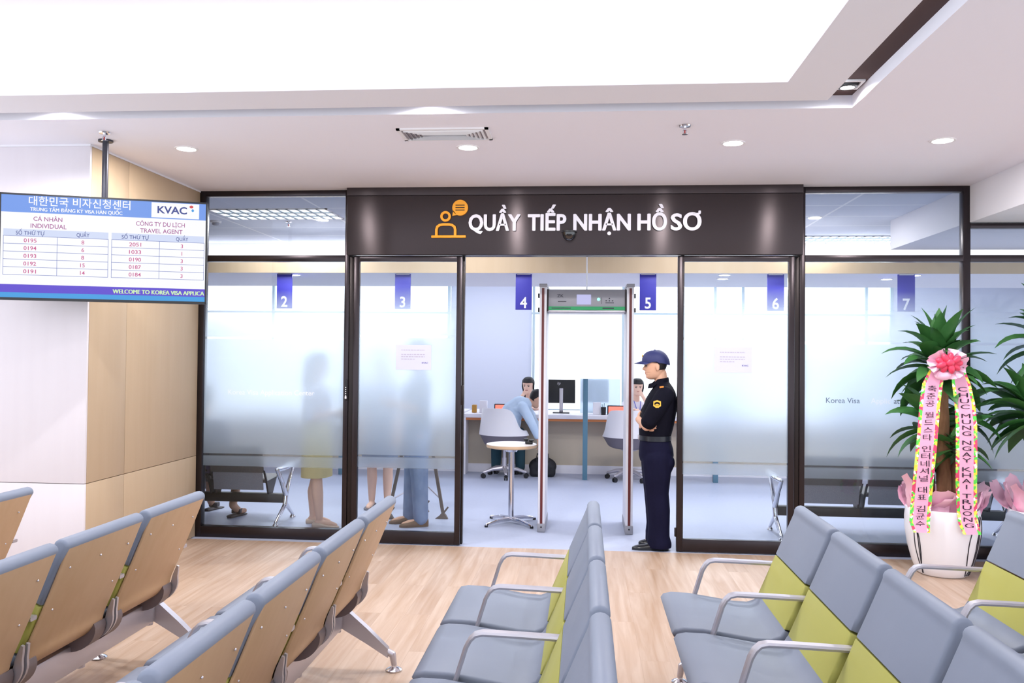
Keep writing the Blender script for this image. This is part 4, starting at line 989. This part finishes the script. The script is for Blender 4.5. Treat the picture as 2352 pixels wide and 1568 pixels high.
for f_ in [f_ for f_ in g.bm.faces if f_.calc_center_median().z < .022]: g.bm.faces.remove(f_)
g.build('trousers', M_navy_tr, t)
b = MB(); erings(b, [(-.018, 0, .872, .131, .167), (-.018, 0, .912, .131, .167)]); b.build('belt', mat('black_belt', (26, 30, 40), .3), t)
b = MB(); b.box(-.156, -.146, -.03, .03, .874, .910, .003); b.build('belt_buckle', M_alu, t)
for y, h0, t0, lb in ((-.095, .085, -.205, ''), (.11, .11, -.14, '')):
    b = MB(); shoe(b, (h0, y, 0), (t0, y-.01, 0), .085, .047); b.build('shoe', M_shoe, t)
o, fw, sd, up, s = fr
b = MB(); c = o+up*.150*s-fw*.008; R = []
n = 36
for k in range(-1, 10):
    a = max(0, k/9)*PI/2; lowr = .02 if k < 0 else 0; ring = []
    for i in range(n):
        q = math.cos(2*PI*i/n); dip = .030*max(0, -q)**1.5*math.cos(a)**2
        ring.append(c+fw*(.113*math.cos(a)**.7*q)+sd*(.091*math.cos(a)**.7*math.sin(2*PI*i/n))+up*(.084*math.sin(a)**1.05-dip-lowr*(.5 if q > 0 else 1)))
    R.append(ring)
b.ring_loft(R); b.ell(c+up*.085, (.008, .008, .005)); b.build('cap', M_cap, t)
b = MB(); R = []
for k in range(7):
    q = k/6; row = []
    for top in (1, -1):
        for x in (range(13) if top > 0 else range(12, -1, -1)):
            w_ = x/6-1; row.append(c+fw*(.100-.062*w_*w_+.078*q*(1-.35*w_*w_))+sd*(w_*.080*(1-.12*q))+up*(.006-.016*q-.014*w_*w_-(.004 if top < 0 else 0)))
    R.append(row)
b.ring_loft(R); b.build('cap_brim', M_cap, t)
b = MB(); e0 = c+fw*.103+up*.045; b.ell(e0, (.006, .016, .012)); b.build('cap_emblem', M_yellow, t)
b = MB(); R3 = Matrix.Rotation(.18, 3, 'X')
pts = [(-.029, .024), (0, .034), (.029, .024), (.030, -.012), (0, -.034), (-.030, -.012)]
b.ring_loft([[V((-.026+x, -.262-.10*z, 1.175+z)) for x, z in pts], [V((-.026+x, -.268-.10*z, 1.175+z)) for x, z in pts]]); sb = b.build('sleeve_patch', M_yellow, t)
b = MB(); b.ring_loft([[V((-.026+.022*math.cos(a), -.2685-.1*.016*math.sin(a), 1.179+.016*math.sin(a))) for a in [2*PI*i/20 for i in range(20)]], [V((-.026+.015*math.cos(a), -.2690-.1*.008*math.sin(a), 1.173+.008*math.sin(a))) for a in [2*PI*i/20 for i in range(20)]]], False, False); b.build('patch_emblem', M_navy, sb)
b = MB(); b.ring_loft([[(.0, -.175, 1.307), (.03, -.19, 1.312), (.03, -.205, 1.306), (.0, -.19, 1.30)], [(.0, -.175, 1.313), (.03, -.19, 1.318), (.03, -.205, 1.312), (.0, -.19, 1.306)]]); b.build('epaulette', mat('orange_tab', (214, 130, 50), .6), t)
b = MB(); b.box(.158, .163, -.07, .07, 1.17, 1.20); b.build('back_lettering', M_yellow, t)

# --- generic standing figure, local forward -x
def standing(label, loc, rz, h, top, lower, shoes, kind, skin=SK2, long_hair=False, stride=.06, hw=1.0, arm='down'):
    k = h/1.62; t = thing('person', label, 'person', loc, rz)
    b = MB(); fr = head(b, (-.01*k, 0, 1.385*k), (-1, 0, -.05), (0, 0, 1), k*.98); b.chain([(.03*k, 0, 1.2*k), (.01*k, 0, 1.41*k)], [.058*k, .05*k])
    erings(b, [(0, 0, .74*k, .09*k, .13*k), (0, 0, .90*k, .09*k, .13*k), (0, 0, 1.05*k, .09*k, .12*k), (.01*k, 0, 1.2*k, .09*k, .14*k), (.02*k, 0, 1.28*k, .06*k, .10*k)])
    for s in (-1, 1):
        sh = V((.02, s*.165, 1.25))*k; el = V((.03, s*.21, .98))*k; wr = V((-.06, s*.20, .76))*k
        if arm == 'bent': el = V((.02, s*.19, 1.0))*k; wr = V((-.19, s*.10, 1.05))*k
        b.chain([sh, el, wr], [.045*k, .036*k, .026*k]); hand(b, wr, (wr-el), (1, 0, 0) if arm == 'down' else (0, 0, 1), (0, -s, 0), .95*k, 1)
        x = -s*stride; b.chain([(0, s*.08*k, .78*k), (x*.5, s*.085*k, .44*k), (x*.85+.012, s*.082*k, .30*k), (x, s*.08*k, .08*k)], [.085*k, .05*k, .052*k, .033*k]); b.chain([(x+.02*k, s*.08*k, .04*k), (x-.10*k, s*.082*k, .03*k), (x-.15*k, s*.082*k, .022*k)], [.03*k, .03*k, .02*k])
    paint(fuse(b, .009, 2), face_paint(fr)).build('body', skin, t)
    b = MB(); hair_cap(b, fr, .010, .07, .158)
    if long_hair: b.chain([fr[0]+V((.07, 0, .12))*k, fr[0]+V((.10, 0, -.04))*k, fr[0]+V((.11, 0, -.2))*k], [.07*k, .06*k, .035*k])
    fuse(b, .008, 2).build('hair', M_hair, t)
    b = MB(); erings(b, [(0, 0, (.90 if kind == 'skirt' else .82)*k, .115*k, .15*k*hw), (0, 0, 1.0*k, .108*k, .142*k*hw), (0, 0, 1.1*k, .115*k, .155*k*hw), (.01*k, 0, 1.2*k, .112*k, .168*k*hw), (.02*k, 0, 1.28*k, .08*k, .15*k*hw), (.02*k, 0, 1.33*k, .06*k, .08*k)])
    for s in (-1, 1):
        sh = V((.02, s*.165*hw, 1.25))*k; el = V((.03, s*.205, 1.02))*k
        b.chain([sh, el], [.06*k, .052*k])
    fuse(b, .011, 3).build('top', top, t)
    b = MB()
    if kind == 'skirt':
        erings(b, [(0, 0, .455*k, .135*k, .185*k), (0, 0, .60*k, .132*k, .185*k), (0, 0, .76*k, .13*k, .18*k), (0, 0, .88*k, .118*k, .16*k), (0, 0, .97*k, .11*k, .146*k)]); b.build('skirt', lower, t)
    else:
        erings(b, [(0, 0, .70*k, .12*k, .15*k), (0, 0, .80*k, .13*k, .165*k), (0, 0, .92*k, .115*k, .152*k)])
        for s in (-1, 1): x = -s*stride; b.chain([(0, s*.08*k, .72*k), (x*.5, s*.088*k, .42*k), (x, s*.088*k, .075*k)], [.10*k, .075*k, .064*k])
        fuse(b, .010, 2).build('trousers', lower, t)
    for s in (-1, 1):
        x = -s*stride; b = MB(); shoe(b, (x+.065*k, s*.08*k, 0), (x-.185*k, s*.088*k, 0), (.085 if kind != 'skirt' else .05)*k, .045*k); b.build('shoe', shoes, t)
    return t
M_yskirt = mat('yellow_skirt', (208, 192, 140), .8); M_wtop = mat('white_top', (226, 222, 232), .8); M_beige_sh = mat('beige_flats', (214, 190, 172), .6)
M_jeans = noise_tint(mat('faded_jeans', (120, 140, 172), .9), (98, 120, 158), (146, 162, 190), (14, 14, 8)); M_brownsh = mat('brown_suede', (116, 92, 74), .8)
standing('woman in white top and yellow skirt standing behind the first frosted pane', (-2.40, 7.48, 0), PI, 1.575, M_wtop, M_yskirt, M_beige_sh, 'skirt', SK2, True, .055, 1, 'bent')
standing('person in blue jeans and brown shoes standing behind the first sliding door', (-1.52, 7.62, 0), .35, 1.70, mat('slate_shirt', (96, 116, 140), .8), M_jeans, M_brownsh, 'jeans', SK, False, .035, 1.12, 'bent')
standing('woman with bare legs standing behind the jeans-wearer, feet towards the hall', (-2.05, 8.42, 0), PI/2, 1.60, mat('grey_blouse', (168, 178, 196), .8), mat('slate_skirt', (120, 132, 156), .8), mat('dark_flats', (92, 92, 104), .5), 'skirt', SK2, True, .0)

# --- tripod easel behind the first door
t = thing('tripod_stand', 'folded wooden tripod stand behind the first sliding door', 'tripod', (-1.56, 7.95, 0))
Mw = mat('dark_stained_wood', (112, 100, 92), .6)
for x, y in ((-.26, -.1), (.24, -.02), (0, .3)):
    b = MB(); b.sweep([(0, 0, 1.36), (x, y, .06)], [(-.014, -.014), (.014, -.014), (.014, .014), (-.014, .014)], up=(0, 1, .1)); lg = b.build('leg', Mw, t)
    b = MB(); b.prism([(x-.07, .0), (x+.05, .0), (x+.03, .035), (x, .07), (x-.03, .03)], 'xz', y-.02, y+.02); b.sweep([(x+.005, y, .05), (x+.05, y, .11)], [(-.008, -.008), (.008, -.008), (.008, .008), (-.008, .008)], up=(0, 1, 0)); b.build('foot', Mw, lg)
b = MB(); b.cyl((0, 0, 1.32), (0, 0, 1.40), .035, n=18); b.build('head_joint', M_black, t)
b = MB(); b.tube([(-.235, -.08, .18), (0, .24, .30), (.22, -.01, .18)], .008); b.build('brace', M_alu, t)

# --- man in a light blue shirt bending down from his chair
M_blue = noise_tint(mat('light_blue_shirt', (196, 217, 240), .8), (184, 208, 236), (206, 224, 243), (10, 10, 10)); M_dkteal = mat('dark_teal_trousers', (38, 72, 86), .85)
t = thing('person', 'man in a light blue shirt bending down beside his chair at the counter', 'person', (-1.0, 10.75, 0))
b = MB(); fr = head(b, (.335, .03, .915), (.75, .1, -.66), (.62, .05, .78), .97); b.chain([(.24, 0, .93), (.33, .02, .965)], [.055, .05])
b.chain([(.02, 0, .58), (.08, 0, .76), (.20, 0, .90), (.27, 0, .92)], [.12, .12, .11, .07]); b.chain([(.24, -.13, .90), (.36, -.14, .68), (.43, -.09, .50)], [.05, .04, .028]); b.chain([(.25, .15, .90), (.38, .2, .70), (.42, .15, .52)], [.05, .04, .028])
hand(b, (.432, -.085, .495), (.15, .1, -1), (0, 1, 0), (-1, 0, 0), .95); hand(b, (.422, .15, .515), (.1, -.1, -1), (0, 1, 0), (-1, 0, 0), .95)
for s in (-1, 1): b.chain([(.02+s*.10, .02, .56), (.02+s*.15, .28, .53), (.02+s*.16, .29, .06)], [.08, .06, .035]); b.chain([(.02+s*.16, .28, .05), (.02+s*.16, .36, .03)], [.035, .03])
paint(fuse(b, .009, 2), face_paint(fr)).build('body', SK, t)
b = MB(); hair_cap(b, fr, .012, .06, .155); fuse(b, .008, 2).build('hair', M_hair, t)
b = MB(); b.chain([(.0, 0, .57), (.03, 0, .70), (.10, 0, .83), (.19, 0, .91), (.26, 0, .93)], [.15, .15, .145, .125, .085]); b.chain([(.235, -.13, .90), (.352, -.141, .695), (.42, -.10, .535)], [.068, .056, .044]); b.chain([(.23, .14, .90), (.37, .2, .71), (.41, .155, .56)], [.075, .056, .045])
b.ell((.07, 0, .72), (.14, .17, .2)); b.ell((.17, 0, .87), (.1, .16, .07)); fuse(b, .010, 3).build('shirt', M_blue, t)
b = MB()
for s in (-1, 1): b.chain([(.02+s*.09, .02, .55), (.02+s*.15, .27, .53), (.02+s*.16, .28, .09)], [.105, .08, .062])
fuse(b, .011, 2).build('trousers', M_dkteal, t)
for s in (-1, 1): b = MB(); shoe(b, (.02+s*.16, .25, 0), (.02+s*.16, .44, 0), .07, .04); b.build('shoe', M_shoe, t)

# --- clerks behind the counter
def clerk(label, loc, rz, hand_up, pony):
    t = thing('person', label, 'person', loc, rz)
    b = MB(); fr = head(b, (-.03, 0, 1.02), (-1, .12, -.28), (-.14, 0, 1), .96, 1.2); b.chain([(.02, 0, .86), (0, 0, 1.05)], [.052, .046]); erings(b, [(.03, 0, .42, .10, .14), (.02, 0, .6, .09, .13), (.02, 0, .78, .09, .14), (.03, 0, .90, .06, .10)])
    for s in (-1, 1):
        el = V((-.10, s*.20, .80)); wr = V((-.28, s*.12, .82))
        if s == hand_up: el = V((-.16, s*.16, .82)); wr = V((-.13, s*.06, .985))
        b.chain([(.02, s*.155, .88), el, wr], [.042, .035, .025]); hand(b, wr, (wr-el), (0, 1, 0), (1, 0, .2) if s == hand_up else (0, 0, -1), .85, s)
        b.chain([(.02, s*.09, .46), (-.38, s*.10, .46), (-.38, s*.10, .06)], [.08, .055, .035]); b.chain([(-.37, s*.1, .04), (-.48, s*.1, .03)], [.032, .026])
    paint(fuse(b, .0055, 2), face_paint(fr)).build('body', SK2, t)
    b = MB(); hair_cap(b, fr, .014, .07, .15)
    for s in (-1, 1): b.chain([fr[0]+V((-.03, s*.066, .17)), fr[0]+V((-.025, s*.078, .09)), fr[0]+V((0, s*.074, .02))], [.022, .016, .010])
    if pony: b.chain([fr[0]+V((.08, .0, .10)), fr[0]+V((.10, .05, .0)), fr[0]+V((.08, .07, -.09))], [.045, .04, .02])
    fuse(b, .008, 2).build('hair', M_hair, t)
    b = MB(); erings(b, [(.03, 0, .44, .135, .17), (.02, 0, .6, .112, .148), (.02, 0, .76, .115, .16), (.025, 0, .87, .085, .15), (.03, 0, .92, .062, .085)])
    for s in (-1, 1): el = V((-.10, s*.20, .80)) if s != hand_up else V((-.16, s*.16, .82)); b.chain([(.02, s*.15, .87), el], [.058, .05])
    fuse(b, .010, 3).build('blouse', M_wtop, t)
    b = MB()
    for s in (-1, 1): b.chain([(.03, s*.085, .46), (-.36, s*.10, .46), (-.37, s*.10, .10)], [.11, .075, .05])
    fuse(b, .012, 2).build('trousers', M_navy_tr, t)
    b = MB(); b.tube([(-.045, -.05, .93), (-.11, -.02, .80), (-.105, .0, .70), (-.11, .02, .80), (-.045, .05, .93)], .005, 6); b.box(-.125, -.12, -.028, .028, .62, .70); b.build('lanyard', mat('blue_lanyard', (80, 90, 190), .6), t)
    for s in (-1, 1): b = MB(); shoe(b, (-.33, s*.1, 0), (-.53, s*.1, 0), .06, .04); b.build('shoe', M_shoe, t)
clerk('clerk with black ponytail and white blouse behind the counter, past the bending man', (-.78, 12.02, 0), PI/2-.15, 1, True)
clerk('clerk in white blouse half hidden behind the detector gate and the guard', (.74, 12.02, 0), PI/2+.2, -1, False)
for x, lb in ((-.78, 'dark office chair under the ponytailed clerk'), (.74, 'dark office chair under the half-hidden clerk')):
    t = thing('office_chair', lb, 'chair', (x, 12.08, 0), 0, 'dark chairs behind the counter'); b = MB(); b.lathe([(.2, .36), (.22, .375), (.2, .395)], n=28); b.build('seat', M_ch_grey, t)
    b = MB(); b.cyl((0, 0, .05), (0, 0, .36), .025); four_star(b, .24, 0); b.build('pedestal', M_black, t)

# --- person seated on the steel bench
t = thing('person', 'person in dark purple top and sandals seated on the steel bench', 'person', (-3.52, 7.62, 0), -PI/2)
b = MB(); fr = head(b, (-.0, 0, 1.04), (-1, 0, -.1), (0, 0, 1), .97); b.chain([(.03, 0, .88), (.01, 0, 1.07)], [.055, .05]); erings(b, [(.0, 0, .45, .11, .15), (.01, 0, .62, .1, .14), (.02, 0, .8, .1, .15), (.02, 0, .91, .06, .1)])
for s in (-1, 1): b.chain([(.02, s*.165, .9), (.0, s*.21, .66), (-.2, s*.15, .56)], [.046, .037, .027]); hand(b, (-.2, s*.15, .56), (-1, -s*.2, -.1), (0, 1, 0), (0, 0, -1), .95, s)
for s in (-1, 1):
    fx = -.12 if s > 0 else -.42
    b.chain([(-.02, s*.10, .50), (-.40, s*.13+(.05 if s > 0 else 0), .47), (fx, s*.13+(.10 if s > 0 else 0), .12), ], [.085, .058, .036])
    b.chain([(fx, s*.13+(.10 if s > 0 else 0), .11), (fx-.07, s*.14+(.12 if s > 0 else 0), .045), (fx-.13, s*.15+(.14 if s > 0 else 0), .04)], [.036, .032, .024])
paint(fuse(b, .009, 2), face_paint(fr)).build('body', SK, t)
b = MB(); hair_cap(b, fr, .012, .06, .155); fuse(b, .009, 2).build('hair', M_hair, t)
b = MB(); erings(b, [(.0, 0, .44, .14, .18), (.01, 0, .62, .125, .165), (.02, 0, .8, .12, .175), (.02, 0, .9, .09, .16), (.02, 0, .95, .06, .085)])
for s in (-1, 1): b.chain([(.02, s*.16, .89), (.0, s*.208, .68)], [.064, .054])
fuse(b, .010, 3).build('top', mat('dark_purple_top', (52, 44, 78), .8), t)
b = MB()
for s in (-1, 1): b.chain([(-.02, s*.10, .50), (-.40, s*.13+(.05 if s > 0 else 0), .475)], [.11, .085])
fuse(b, .011, 2).build('shorts', mat('dark_shorts', (60, 60, 80), .85), t)
for s in (-1, 1):
    fx = -.12 if s > 0 else -.42; yy = s*.13+(.10 if s > 0 else 0)
    b = MB(); shoe(b, (fx+.06, yy-.01, 0), (fx-.19, yy+.05, 0), .03, .046); b.box(fx-.10, fx-.03, yy-.03, yy+.06, .025, .07, .01); b.build('sandal', mat('sandal_dark', (70, 66, 70), .6), t)

# --- black bag on the floor
t = thing('travel_bag', 'black travel bag on the floor between the bending man and the detector', 'bag', (-.52, 10.88, 0))
b = MB(); b.ell((0, 0, .13), (.18, .12, .12), 24, 14); b.box(-.165, .165, -.10, .10, .0, .17, .04); fuse(b, .010, 3).build('bag_body', mat('black_nylon', (20, 20, 28), .7), t)
b = MB(); b.tube([(-.08, -.08, .20), (-.07, -.05, .29), (.07, -.05, .29), (.08, -.08, .20)], .010); b.build('handle', M_black, t)
